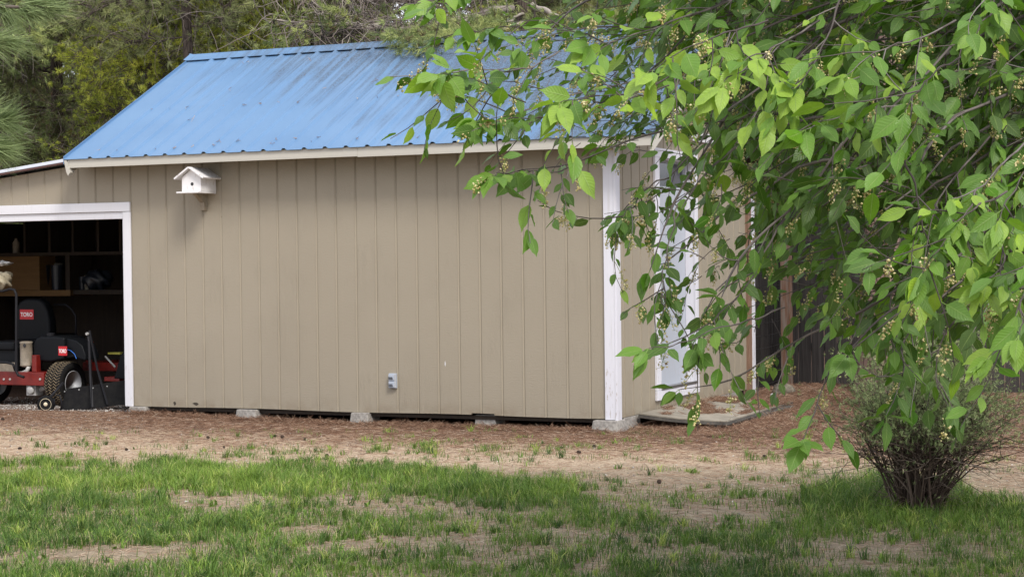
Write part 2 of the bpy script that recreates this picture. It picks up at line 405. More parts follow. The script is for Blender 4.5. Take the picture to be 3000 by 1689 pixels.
# ================================================================== SHED
XL, XR, YE, ZE = -5.45, .45, -.28, 2.545           # roof extents, eave drip height
YR, ZR, DEP = 1.83, 3.70, 3.65
SP = .2032
G23 = -.2245
shed = thing('shed', 'beige wooden shed with a ribbed blue metal roof and white corner board', 'shed', (-2.5, 1.8, .2))
def wall_strip(mb, u0, u1, zb, zt, grooves, P, thick=.03, dep=.0085, breaks=()):
    """P(u, d, z): d = depth behind the face"""
    us = [(u0, 0)]
    for g in sorted(list(grooves)+list(breaks)):
        if g in breaks: us += [(g, 0)]; continue
        if u0+.015 < g < u1-.015: us += [(g-.016, 0), (g-.0125, -.004), (g+.003, dep), (g+.0065, dep), (g+.008, 0)]
    us.append((u1, 0)); vs = []; fs = []
    for u, d in us:
        vs += [P(u, d, zb(u)), P(u, d, zt(u)), P(u, thick, zb(u)), P(u, thick, zt(u))]
    for i in range(len(us)-1):
        a = 4*i; b = a+4
        fs += [(a, b, b+1, a+1), (a+2, a+3, b+3, b+2), (a, a+2, b+2, b), (a+1, b+1, b+3, a+3)]
    n = 4*(len(us)-1); fs += [(0, 1, 3, 2), (n, n+2, n+3, n+1)]
    mb.add(vs, fs)
grooves = [G23-(23-k)*SP for k in range(-15, 24)]
def zbot(x):
    return .203+(.014 if -1.34 < x < -1.12 else 0)+.004*math.sin(x*3.1)
PF = lambda u, d, z: (u, d, z)
mb = MB(); wall_strip(mb, -4.93, -.001, zbot, lambda x: 2.56, grooves, PF, breaks=[-1.341, -1.339, -1.121, -1.119])
mb.build('front_wall', M['siding'], shed)
mb = MB(); wall_strip(mb, -5.48, -4.9302, lambda x: 2.0, lambda x: 2.50, grooves, PF); wall_strip(mb, -9.0, -5.4802, lambda x: 2.0, lambda x: 2.50+(x+5.48)*.106, grooves, PF)
mb.build('front_wall', M['siding'], shed)
# side wall with door hole, gable
def PS(u, d, z): return (-d-.002, u, z)
sg = [.013+SP*k for k in range(1, 20)]
def ztop(u): return (ZE+(u-YE)*(ZR-ZE)/(YR-YE) if u <= YR else ZE+(2*YR-YE-u)*(ZR-ZE)/(YR-YE))-.06
mb = MB()
wall_strip(mb, .0, .97, lambda u: .2, ztop, sg, PS); wall_strip(mb, .9702, YR, lambda u: 2.44, ztop, sg, PS); wall_strip(mb, YR+.0002, 2.07, lambda u: 2.44, ztop, sg, PS)
wall_strip(mb, .9702, 2.07, lambda u: .2, lambda u: .29, sg, PS); wall_strip(mb, 2.0702, DEP, lambda u: .2, ztop, sg, PS)
mb.build('side_wall', M['siding'], shed)
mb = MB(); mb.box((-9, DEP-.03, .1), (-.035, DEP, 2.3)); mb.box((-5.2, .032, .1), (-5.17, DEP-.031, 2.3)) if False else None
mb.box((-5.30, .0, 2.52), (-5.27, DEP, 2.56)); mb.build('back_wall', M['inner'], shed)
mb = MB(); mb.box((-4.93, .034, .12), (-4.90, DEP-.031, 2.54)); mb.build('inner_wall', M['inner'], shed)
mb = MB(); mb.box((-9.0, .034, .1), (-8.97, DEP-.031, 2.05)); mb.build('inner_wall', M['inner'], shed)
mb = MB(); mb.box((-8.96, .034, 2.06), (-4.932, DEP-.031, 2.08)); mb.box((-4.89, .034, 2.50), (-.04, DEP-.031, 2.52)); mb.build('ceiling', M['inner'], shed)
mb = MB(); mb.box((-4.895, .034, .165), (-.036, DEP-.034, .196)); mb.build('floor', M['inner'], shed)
# corner boards
mb = MB(); mb.box((-.089, -.02, .195), (.0, -.0005, 2.455)); mb.build('corner_board', M['post_white'], shed, bevel=.003)
mb = MB(); mb.box((.0005, -.02, .19), (.021, .088, 2.6)); mb.build('corner_board', M['post_white'], shed, bevel=.003)
mb = MB(); mb.box((.0, 3.79, .11), (.02, 3.90, 2.3)); mb.build('corner_board', M['post_white'], shed, bevel=.002)
mb = MB(); mb.box((-.02, DEP+.004, .12), (.03, DEP+.10, 2.3)); mb.box((-.03, DEP+.105, .13), (.012, 3.785, 2.3)); mb.build('corner_post', M['bare'], shed, bevel=.003)
# garage opening trim
mb = MB(); mb.box((-9.0, -.022, 2.041), (-4.9, -.0005, 2.128)); mb.build('header_board', M['white'], shed, bevel=.003)
mb = MB(); mb.box((-9.0, -.004, 1.972), (-4.986, .09, 2.038)); mb.build('header_board', M['white'], shed, bevel=.002)
mb = MB(); mb.box((-4.981, -.021, .197), (-4.895, -.0006, 2.036)); mb.box((-5.0, .0, .2), (-4.9835, .10, 1.968)); mb.build('door_jamb', M['white'], shed, bevel=.003)
# band and door on the side wall
mb = MB(); mb.box((.0, .089, 2.63), (.02, DEP, 2.72)); mb.build('gable_band', M['white'], shed, bevel=.002)
door = MB(); door.box((-.125, 1.052, .375), (-.085, 2.045, 2.19)); door.box((-.120, 1.060, 2.1901), (-.0845, 1.085, 2.43)); door.box((-.120, 2.0, 2.1901), (-.0845, 2.03, 2.43)); door.box((-.120, 1.0851, 2.405), (-.0845, 1.9999, 2.43)); door = door.build('door', M['door'], shed)
mb = MB(); mb.box((.0, .948, .37), (.022, 1.06, 2.43)); mb.box((.0, 2.03, .37), (.022, 2.10, 2.43)); mb.box((.0, .948, 2.431), (.024, 2.10, 2.512)); mb.box((.0, .948, .283), (.024, 2.10, .368))
mb.box((-.084, 1.045, .372), (-.002, 1.0585, 2.43)); mb.box((-.084, 2.032, .372), (-.002, 2.046, 2.43)); mb.box((-.084, 1.059, 2.42), (-.002, 2.031, 2.434))
mb.build('door_frame', M['post_white'], door, bevel=.002)
mb = MB(); mb.box((-.083, 1.06, .371), (.03, 2.03, .384)); mb.box((.012, 1.06, .385), (.03, 2.03, .393)); mb.build('threshold', M['thresh'], door)
mb = MB(); mb.box((-.118, 1.0852, 2.1902), (-.10, 1.9998, 2.4048)); mb.build('door_top_shade', M['door_shade'], door)  # dark panel put in for the shade at the top of the door
mb = MB(); mb.lathe((-.083, 1.14, 1.28), (1, 0, 0), [(.02, 0), (.02, .01), (.012, .02), (.03, .03), (.032, .05), (.018, .06)], 16); mb.build('door_knob', M['steel'], door, smooth=True)
# ---- roof
PR = .2119
def rib_profile(x0, x1, first):
    pts = [(x0, 0)]; x = first
    while x < x1-.04:
        if x > x0+.04: pts += [(x-.030, 0), (x-.011, .019), (x+.011, .019), (x+.030, 0)]
        x += PR
    pts.append((x1, 0)); return pts
first = float(atY(267.9, 462, YE)[0])
sl = (ZR-ZE)/(YR-YE); nlen = math.hypot(1, sl); ny, nz = -sl/nlen, 1/nlen
def roof_sheet(side, ylo, zlo, t=.004):
    pts = rib_profile(XL, XR, first); vs = []; fs = []
    for x, h in pts:
        for (y, z) in ((ylo, zlo), (YR, ZR)):
            yy = y+ny*h; zz = z+nz*h
            y2 = yy-ny*t; z2 = zz-nz*t
            if side < 0: yy = 2*YR-yy; y2 = 2*YR-y2
            vs += [(x, yy, zz), (x, y2, z2)]
    for i in range(len(pts)-1):
        a = 4*i; b = a+4
        fs += [(a, b, b+2, a+2), (a+1, a+3, b+3, b+1), (a, a+1, b+1, b), (a+2, b+2, b+3, a+3)]
    return vs, fs
mb = MB(); mb.add(*roof_sheet(1, YE-.02, ZE-.02*sl)); mb.add(*roof_sheet(-1, YE, ZE)); roof = mb.build('roof', M['roof'], shed)
# ridge cap: bent, standing on the ribs
def cap_poly(x, off):
    L = .10
    a = [(YR-L, ZR-L*sl), (YR-L+.012, ZR-L*sl-.014), (YR, ZR)]
    return [(x, YR-L+ny*off, ZR-L*sl+nz*off), (x, YR-.012, ZR-.012*sl+off*1.15+.004), (x, YR, ZR+off*1.2+.012), (x, YR+.012, ZR-.012*sl+off*1.15+.004), (x, YR+L-ny*off, ZR-L*sl+nz*off)]
mb = MB(); xs = [XL-.03, XL+.02, -4, -2.9, -1.7, -.6, XR+.02]; vs = []; fs = []
for i, x in enumerate(xs):
    off = .021 if i else .03
    p = cap_poly(x, off); q = [(a, b, c-.004) for a, b, c in p]; vs += p+q
for i in range(len(xs)-1):
    a = 10*i; b = a+10
    for j in range(4): fs += [(a+j, b+j, b+j+1, a+j+1), (a+5+j, a+6+j, b+6+j, b+5+j)]
    fs += [(a, a+5, b+5, b), (a+4, b+4, b+9, a+9)]
mb.add(vs, fs); mb.build('ridge_cap', M['roof'], roof)
# rake trim left/right, both slopes (blue flat flange + pale rake board underneath)
for side in (1, -1):
    for X0, X1, w_ in ((XL-.004, XL+.002, 0), (XR-.002, XR+.004, 0)):
        pl = []
        for (y, o_) in ((YE-.01, .022), (YR, .022), (YR, -.05), (YE-.01, -.05)):
            z = ZE+(y-YE)*sl+o_; pl.append((X0, y if side > 0 else 2*YR-y, z))
        mb = MB(); mb.prism(pl, (X1-X0, 0, 0)); mb.build('rake_flashing', M['roof'], roof)
    mb = MB()
    pl = [(XL+.02, y if side > 0 else 2*YR-y, ZE+(y-YE)*sl+o_) for y, o_ in ((YE-.01, -.03), (YR, -.03), (YR, -.16), (YE+.02, -.16))]
    mb.prism(pl, (.03, 0, 0)); mb.build('rake_board', M['fascia'], shed)
    mb = MB()
    pl = [(XR-.03, y if side > 0 else 2*YR-y, ZE+(y-YE)*sl+o_) for y, o_ in ((YE+.02, -.03), (YR, -.03), (YR, -.16), (YE+.02, -.16))]
    mb.prism(pl, (.025, 0, 0)); mb.build('rake_board', M['fascia'], shed)
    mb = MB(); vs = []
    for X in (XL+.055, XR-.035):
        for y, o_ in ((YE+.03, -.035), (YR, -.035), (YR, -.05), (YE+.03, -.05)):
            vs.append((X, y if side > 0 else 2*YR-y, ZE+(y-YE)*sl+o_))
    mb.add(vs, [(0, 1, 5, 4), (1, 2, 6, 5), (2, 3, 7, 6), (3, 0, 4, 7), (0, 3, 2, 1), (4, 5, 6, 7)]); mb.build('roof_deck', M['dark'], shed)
# front fascia in two lengths with a small step
mb = MB(); mb.box((XL+.035, YE, ZE-.092), (-2.28, YE+.022, ZE-.006)); mb.build('fascia', M['fascia'], shed, bevel=.002)
mb = MB(); mb.box((-2.279, YE, ZE-.098), (XR-.005, YE+.022, ZE-.007)); mb.build('fascia', M['fascia'], shed, bevel=.002)
# eave end return on the left: the pale box end seen hanging under the corner
mb = MB(); mb.prism([(XL+.002, YE-.012, ZE-.01), (XL+.03, YE-.012, ZE-.01), (XL+.075, YE-.012, ZE-.135), (XL+.05, YE-.012, ZE-.165), (XL+.03, YE-.012, ZE-.13)], (0, .07, 0)); mb.build('eave_return', M['fascia'], shed)
# lean-to roof
mb = MB()
def lz(x): return 2.535+(x+5.48)*.106
mb.prism([(-9.3, -.12, lz(-9.3)), (-5.455, -.12, lz(-5.455)), (-5.455, -.12, lz(-5.455)+.030), (-9.3, -.12, lz(-9.3)+.030)], (0, DEP+.2, 0)); mb.build('lean_to_roof', M['lean_metal'], shed)
mb = MB(); mb.prism([(-9.3, -.118, lz(-9.3)-.018), (-7.0, -.118, lz(-7.0)-.018), (-7.0, -.118, lz(-7.0)-.001), (-9.3, -.118, lz(-9.3)-.001)], (0, .03, 0))
mb.prism([(-6.99, -.116, lz(-6.99)-.022), (-5.46, -.116, lz(-5.46)-.016), (-5.46, -.116, lz(-5.46)-.001), (-6.99, -.116, lz(-6.99)-.001)], (0, .03, 0)); mb.build('drip_edge', M['drip'], shed)
# screws with wind-caught needle bits on the roof
bits = Acc()
def bitset(X, Y, n, spread, ln):
    P = np.stack([X+rng.normal(0, spread, n), Y+rng.normal(0, spread, n), np.zeros(n)], 1)
    P[:, 2] = ZE+(P[:, 1]-YE)*sl+.012+rng.random(n)*.012
    D = rdir(n); D[:, 2] = D[:, 1]*sl+rng.normal(0, .2, n); D = nrm(D)*(ln*(.5+rng.random(n)))[:, None]
    V, q = tubes(np.stack([P-D/2, P+D/2], 1), .0024, .0015, 3); bits.add(V, q, np.repeat(rng.random(n), 6))
k = 0; x = first
while x < XR-.1:
    for Y, pr in ((YE+.09, .75), (YE+.16, .35), (.62, .65)):
        if random.random() < pr: bitset(x+.05*random.random(), Y+random.uniform(-.012, .012), random.randint(1, 4), .009, .026)
    x += PR
for i in range(12):
    fx = random.random()**.6; bitset(XL+.4+fx*5.3, YE+.3+random.random()*1.6, random.randint(1, 3), .02, .05)
M['brownbits'] = fol_mat('dry_needles', [(0, (.07, .038, .026)), (.4, (.21, .112, .070)), (.75, (.42, .28, .19)), (1, (.62, .50, .38))], .9, 0)
o = bits.build('fallen_needles', M['brownbits']); props(o, 'dry brown needle bits caught round the screws of the blue roof', 'needles', kind='stuff')
# wear at the wall foot: two paint-less rotten spots
for x, wd, hh in ((-4.43, .02, .045), (-4.19, .05, .035)):
    mb = MB(); pts = [(x+wd*math.cos(a)*random.uniform(.5, 1), -.0012, .235+hh*.5*math.sin(a)*random.uniform(.5, 1)) for a in np.linspace(0, 2*math.pi, 10)[:-1]]
    mb.prism(pts, (0, .0008, 0)); mb.build('rotten_spot', M['dark'], shed)
mb = MB(); s_ = atY(1304, 1066, 0); mb.prism([(s_[0], -.001, s_[2]+.03), (s_[0]+.006, -.001, s_[2]+.01), (s_[0]+.003, -.001, s_[2]-.02), (s_[0]-.004, -.001, s_[2])], (0, .0006, 0)); mb.build('paint_scrape', M['white'], shed)

# ---- blocks
def block(x0, x1, y0, y1, z0, z1, label, sh=.85):
    mb = MB(); cx, cy = (x0+x1)/2, (y0+y1)/2; vs = []
    for z, s in ((z0, 1), (z1, sh)):
        for x, y in ((x0, y0), (x1, y0), (x1, y1), (x0, y1)): vs.append((cx+(x-cx)*s, cy+(y-cy)*s, z))
    mb.add(vs, [(0, 3, 2, 1), (4, 5, 6, 7), (0, 1, 5, 4), (1, 2, 6, 5), (2, 3, 7, 6), (3, 0, 4, 7)])
    props(mb.build('concrete_block', M['concrete'], None, bevel=.008), label, 'block', 'concrete blocks under the shed')
block(-4.94, -4.72, -.06, .2, .05, .197, 'low concrete block under the wall beside the white garage jamb')
block(-3.74, -3.50, -.06, .2, .03, .198, 'concrete block below the wall under the birdhouse side of the shed')
block(-2.53, -2.33, -.06, .2, .03, .198, 'concrete block under the wall just left of the outlet')
block(-1.34, -1.12, .03, .26, .03, .205, 'recessed dark concrete block under the notch in the siding')
block(-.21, .055, -.09, .17, .02, .192, 'big tapered concrete pier block under the white corner board', .80)
for i, (a, b) in enumerate(((.19, .58), (1.35, 1.74), (2.3, 2.68), (2.72, 3.08), (3.12, 3.45))):
    block(-.16, .0, a, b, .02, .196, ['grey block below the side wall beside the corner pier', 'grey block below the door sill behind the ramp board', 'grey block in the row behind the ramp board, nearest the door', 'middle grey block of the row under the far side wall', 'grey block under the far end of the side wall'][i], 1.0)
# ---- ramp board
root = thing('ramp_board', 'weathered plywood sheet lying as a step below the side door with brown needles on it', 'board', (.4, 1.7, .15))
c4 = [(.03, .46, .215), (.80, .52, .165), (.70, 2.86, .155), (-.0, 2.75, .20)]
def quadpt(u, v):
    a, b, c, d = [Vector(p) for p in c4]; p = (a*(1-u)+b*u)*(1-v)+(d*(1-u)+c*u)*v
    p.z -= .012*math.sin(math.pi*u)*(1-v*.6); return p
mb = MB(); N = 12; vs = [quadpt(i/N, j/N) for j in range(N+1) for i in range(N+1)]
fs = [(j*(N+1)+i, j*(N+1)+i+1, (j+1)*(N+1)+i+1, (j+1)*(N+1)+i) for j in range(N) for i in range(N)]
mb.add(vs, fs); o = mb.build('plywood_top', M['board'], root)
md = o.modifiers.new('s', 'SOLIDIFY'); md.thickness = .010; md.offset = -1
mb = MB(); cc = quadpt(.5, .5); mb.add([(v[0]+.004*(1 if v[0] > cc[0] else -1), v[1]+.004*(1 if v[1] > cc[1] else -1), v[2]-.0125) for v in vs], fs); o = mb.build('plywood_core', M['edge'], root); md = o.modifiers.new('s', 'SOLIDIFY'); md.thickness = .024; md.offset = -1
mb = MB()
mb.box((.62, .53, .09), (.76, 2.7, .128)); mb.box((.30, .62, .07), (.34, 2.6, .13)); mb.build('runner', M['edge'], root, bevel=.003)
# ---- birdhouse
bh = thing('birdhouse', 'small white wooden birdhouse with a pitched roof on a bracket under the eave', 'birdhouse', (-4.03, -.13, 2.19))
bx0, bx1, by0, by1, bz0, bz1 = -4.137, -3.930, -.255, -.01, 2.197, 2.325
mb = MB(); mxb = (bx0+bx1)/2
mb.prism([(bx0, by0, bz0), (bx1, by0, bz0), (bx1, by0, bz1), (mxb, by0, bz1+.075), (bx0, by0, bz1)], (0, by1-by0, 0)); body = mb.build('house_body', M['bird'], bh, bevel=.002)
hp = atY(563, 539, by0)
mb = MB(); mb.lathe((hp[0], by0-.0015, hp[2]), (0, 1, 0), [(.016, 0), (.016, .001)], 20); mb.build('entrance_hole', M['slot'], body)
mb = MB(); mb.box((bx0-.035, by0-.04, bz0-.016), (bx1+.0, by1, bz0-.001)); mb.build('floor_board', M['bird'], bh, bevel=.002)
for s in (-1, 1):
    e = Vector((mxb+s*.155, 0, bz1+.078-.155*.62)); t = Vector((mxb, 0, bz1+.082)); d = (e-t).normalized(); nn = Vector((-d.z, 0, d.x))*(1 if s < 0 else -1)
    if nn.z < 0: nn = -nn
    yy = by0-.045
    p = [t+Vector((0, yy, 0)), e+Vector((0, yy, 0)), e+nn*.016+Vector((0, yy, 0)), t+nn*.016+Vector((0, yy, 0))]
    mb = MB(); mb.prism(p if s > 0 else p[::-1], (0, .29, 0)); mb.build('roof_board', M['bird'], bh, bevel=.0015)
mb = MB(); mb.box((-4.085, -.05, 2.03), (-4.035, -.001, 2.18)); mb.prism([(-4.08, -.052, 2.178), (-4.08, -.052, 2.10), (-4.08, -.17, 2.178)], (.04, 0, 0)); mb.build('bracket', M['siding'], bh, bevel=.002)
# ---- outlet
ol = thing('outlet_box', 'grey double weatherproof outlet box screwed to the beige siding low on the wall', 'outlet', (-2.09, -.01, .42))
mb = MB(); mb.box((-2.135, -.028, .422), (-2.062, -.0005, .552)); mb.build('box', M['outlet'], ol, bevel=.003)
for z in (.492, .430):
    mb = MB(); mb.box((-2.131, -.040, z), (-2.074, -.0285, z+.052)); c = mb.build('cover', M['outlet'], ol, bevel=.003)
    mb = MB(); mb.box((-2.127, -.046, z+.012), (-2.086, -.0405, z+.018)); mb.box((-2.127, -.046, z+.024), (-2.09, -.0405, z+.029)); mb.build('ridge', M['slot'], c)
mb = MB(); mb.box((-2.073, -.034, .428), (-2.064, -.0285, .547)); mb.build('hinge', M['rim'], ol)

# ================================================================== GARAGE CONTENT
YS = 2.3
def rect(mb, px0, py0, px1, py1, Y, th):
    a = atY(px0, py1, Y); b = atY(px1, py0, Y); mb.box((a[0], Y, a[2]), (b[0], Y+th, b[2])); return mb
sh = thing('shelf_unit', 'rough wooden shelf unit on the back wall of the dark garage bay', 'shelf', (-7, 2.6, 1.2))
def lev(px, py, Y=YS): return atY(px, py, Y)[2]
xa, xb = -8.9, -5.0
z1, z2, z3 = lev(100, 855), lev(100, 745), lev(100, 640)
xdiv = float(atY(206, 860, YS)[0])
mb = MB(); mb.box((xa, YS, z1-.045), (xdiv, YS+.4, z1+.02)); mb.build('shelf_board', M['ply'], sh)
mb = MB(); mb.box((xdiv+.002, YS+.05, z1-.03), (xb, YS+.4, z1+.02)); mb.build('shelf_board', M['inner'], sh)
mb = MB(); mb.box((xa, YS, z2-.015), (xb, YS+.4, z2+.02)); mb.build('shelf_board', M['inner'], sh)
for px in (65, 138, 206, 280, 345):
    x = float(atY(px, 700, YS)[0]); mb = MB(); mb.box((x, YS+.02, z2+.021), (x+.03, YS+.4, z3+.25)); mb.build('divider', M['inner'], sh)
x = float(atY(190, 800, YS)[0]); mb = MB(); mb.box((x, YS+.01, z1+.021), (x+.06, YS+.4, z2-.016)); mb.build('divider', M['inner'], sh)
a = atY(-60, 850, YS-.05); b = atY(103, 755, YS-.05)
mb = MB(); mb.box((a[0], YS+.02, z1+.022), (b[0], YS+.3, z2-.02)); props(mb.build('wooden_box', M['ply'], None), 'yellowish plywood box standing on the lower garage shelf', 'box')
def bucket(px, py0, py1, wpx, Y, m, name, label, cat):
    c = atY(px, py1, Y); t = atY(px, py0, Y); r = wpx/2/290
    mb = MB(); mb.lathe((c[0], Y, z1+.022), (0, 0, 1), [(r*.85, 0), (r, t[2]-c[2]), (r*.92, t[2]-c[2]), (r*.9, (t[2]-c[2])*.8)], 24)
    props(mb.build(name, m, None, smooth=False), label, cat)
bucket(128, 770, 842, 44, YS+.17, M['bin'], 'bucket', 'dark blue bucket on the garage shelf beside the yellowish box', 'bucket')
bucket(168, 770, 842, 40, YS+.17, M['bin'], 'bucket', 'dark bucket on the garage shelf, right one of two', 'bucket')
bucket(223, 788, 838, 18, YS+.2, M['cream'], 'paper_cup', 'pale cup on the dim right part of the garage shelf', 'cup')
def lumpy(name, c, rad, m, label, cat, seed, parent=None, k=2.2, amp=.35, group=None):
    rs = np.random.default_rng(seed); mb = MB(); nu, nv = 26, 16; ph = rs.random((6, 3))*6.28; fr = rs.integers(1, 5, (6, 3))
    vs = []
    for j in range(nv+1):
        for i in range(nu):
            th = math.pi*j/nv; p = 2*math.pi*i/nu; d = np.array([math.sin(th)*math.cos(p), math.sin(th)*math.sin(p), math.cos(th)])
            s = 1+amp*sum(math.sin(k*fr[q]@d+ph[q, 0]) for q in range(6))/6
            vs.append(tuple(np.array(c)+d*s*np.array(rad)))
    fs = [(j*nu+i, (j+1)*nu+i, (j+1)*nu+(i+1) % nu, j*nu+(i+1) % nu) for j in range(nv) for i in range(nu)]
    mb.add(vs, fs); o = mb.build(name, m, parent, smooth=True)
    if label: props(o, label, cat, group)
    return o
c = atY(285, 805, YS+.2); lumpy('plastic_bag', (c[0], YS+.2, z1+.13), (.17, .13, .12), M['bin'], 'dim grey bag slumped on the right part of the garage shelf', 'bag', 5)
c = atY(43, 722, YS+.1); mb = MB(); mb.lathe((c[0]-.02, YS+.15, z2+.021), (0, 0, 1), [(.04, 0), (.04, .12), (.016, .15), (.016, .17)], 16); props(mb.build('bottle', M['muffler'], None, smooth=True), 'small dull bottle on the upper garage shelf', 'bottle')

bucket(20, 668, 738, 22, YS+.2, M['bin'], 'canister', 'dark canister at the left end of the upper garage shelf', 'canister')
bucket(105, 690, 738, 26, YS+.2, M['rock'], 'paint_tin', 'dull paint tin on the upper garage shelf above the plywood box', 'tin')
bucket(172, 660, 738, 30, YS+.2, M['edge'], 'paint_tin', 'tall dark tin on the upper garage shelf in the third bay', 'tin')
bucket(240, 700, 738, 24, YS+.2, M['bin'], 'paint_tin', 'squat dark tin on the upper garage shelf right of the divider', 'tin')
bucket(255, 800, 842, 18, YS+.15, M['rock'], 'jar', 'dull jar beside the pale cup on the dim garage shelf', 'jar')
# ---- mower
MX = thing('riding_mower', 'black and red zero turn mower parked rear first in the open garage bay', 'mower', (-6.6, .9, .12))
def pt(px, py, Y): return atY(px, py, Y)
YT = .62
tc = pt(192, 1131, YT); TR = .225; zc = .125+TR
def tyre(cx, cy, cz, parent):
    mb = MB(); mb.lathe((cx, cy, cz), (1, 0, 0), [(.13, -.095), (.17, -.105), (.205, -.10), (.222, -.075), (TR, 0), (.222, .075), (.205, .10), (.17, .105), (.13, .095), (.12, .04), (.12, -.04)], 40)
    ty = mb.build('tyre', M['rubber'], parent, smooth=True)
    mb = MB()
    for i in range(46):
        a0 = 2*math.pi*i/46
        pts = []
        for j in range(7):
            x = -.09+.03*j; a = a0+(.055 if j % 2 else -.055); r = TR+.002-(abs(x)/.09)**4*.016
            pts.append((cx+x, cy+r*math.cos(a), cz+r*math.sin(a)))
        mb.tube(pts, .0062, 4)
    mb.build('tread', M['tread'], ty)
    mb = MB(); mb.lathe((cx, cy, cz), (1, 0, 0), [(.13, .098), (.125, .10), (.118, .085), (.105, .03), (.05, .02), (.045, .04), (.02, .045), (.001, .045)], 32)
    mb.build('rim', M['rim'], parent, smooth=True)
w1 = bpy.data.objects.new('wheel', None); C.objects.link(w1); w1.parent = MX; w1.location = (0, 0, 0)
tyre(tc[0], YT, zc, w1)
w2 = bpy.data.objects.new('wheel', None); C.objects.link(w2); w2.parent = MX
tyre(tc[0]-.95, YT, zc, w2)
def seg(name, parts, m, parent=MX, **k):
    mb = MB()
    for p in parts: mb.box(*p)
    return mb.build(name, m, parent, **k)
# frame
a = pt(-60, 1128, .45); b = pt(128, 1090, .45)
fr = seg('frame', [((a[0], .45, a[2]+.01), (b[0], .52, b[2])), ((b[0]-.33, .50, b[2]-.05), (b[0]-.03, .95, b[2]+.0)), ((b[0]-.16, .46, b[2]+.001), (b[0]-.10, .53, b[2]+.17))], M['red'], bevel=.006)
for px in (12, 30, 118): p = pt(px, 1110, .45); mb = MB(); mb.lathe((p[0], .452, p[2]), (0, -1, 0), [(.012, 0), (.012, .01), (.005, .012)], 8); mb.build('bolt', M['steel'], fr)
# gearbox
p = pt(100, 1140, .55); gb = MB(); gb.box((p[0]-.06, .50, p[2]-.06), (p[0]+.06, .62, p[2]+.055)); gb.lathe((p[0]+.01, .50, p[2]), (0, -1, 0), [(.045, 0), (.043, .03), (.02, .04)], 14); gb.tube([(p[0]+.05, .58, p[2]), (tc[0]-.10, YT, zc)], .03, 10); gb.build('gearbox', M['steel'], MX, bevel=.006)
# engine + cover
a = pt(-40, 1088, .50); b = pt(50, 1000, .50)
seg('engine', [((a[0], .50, a[2]), (b[0], .90, b[2]-.05)), ((a[0], .47, b[2]-.09), (b[0]-.02, .88, b[2]))], M['plastic'], bevel=.02)
seg('engine_shroud', [((a[0]+.02, .48, a[2]-.0), (b[0]-.01, .51, a[2]+.10))], M['muffler'], bevel=.01)
# canister
p0 = pt(70, 1072, .48); p1 = pt(70, 1000, .48)
mb = MB(); mb.lathe((p0[0], .52, p0[2]), (0, 0, 1), [(.035, -.01), (.062, 0), (.066, .01), (.062, .02), (.062, p1[2]-p0[2]-.02), (.068, p1[2]-p0[2]-.01), (.055, p1[2]-p0[2]), (.02, p1[2]-p0[2]+.003)], 24); can = mb.build('muffler', M['muffler'], MX, smooth=True)
p = pt(71, 1011, .455); mb = MB(); mb.lathe((p[0], .462, p[2]), (0, -1, 0), [(.017, 0), (.017, .006), (.013, .0065)], 16); mb.build('exhaust_hole', M['slot'], can)
mb = MB(); pts = [pt(x, y, .50) for x, y in ((84, 1072), (80, 1085), (68, 1092), (50, 1094), (30, 1090))]; mb.tube(pts, .022, 10); mb.build('exhaust_pipe', M['steel'], MX, smooth=True)
# fuel tank / fender
def extr(name, pts, Y, th, m, parent=MX, bevel=.02):
    P = [pt(x, y, Y) for x, y in pts]; P = [Vector(p) for p in P]
    # order anticlockwise seen from -Y
    mb = MB(); mb.prism(P, (0, th, 0)); return mb.build(name, m, parent, bevel=bevel)
tank = extr('fuel_tank', [(96, 1008), (104, 990), (120, 984), (160, 984), (188, 988), (188, 1052), (150, 1060), (105, 1058), (97, 1048)][::-1], .52, .34, M['plastic'], bevel=.025)
extr('fender', [(186, 988), (222, 996), (240, 1012), (250, 1040), (250, 1056), (236, 1052), (215, 1046), (187, 1052)][::-1], .56, .22, M['plastic'], bevel=.014)
p = pt(145, 983, .60); mb = MB(); mb.lathe((p[0], .62, p[2]-.005), (0, 0, 1), [(.042, 0), (.042, .03), (.038, .034), (.01, .036)], 16); mb.build('fuel_cap', M['tube'], tank)
mb = MB(); P = [pt(x, y, .553) for x, y in ((196, 1023), (208, 1027), (218, 1036), (224, 1050))]; mb.tube(P, .004, 6); mb.build('stripe', M['blue'], MX)
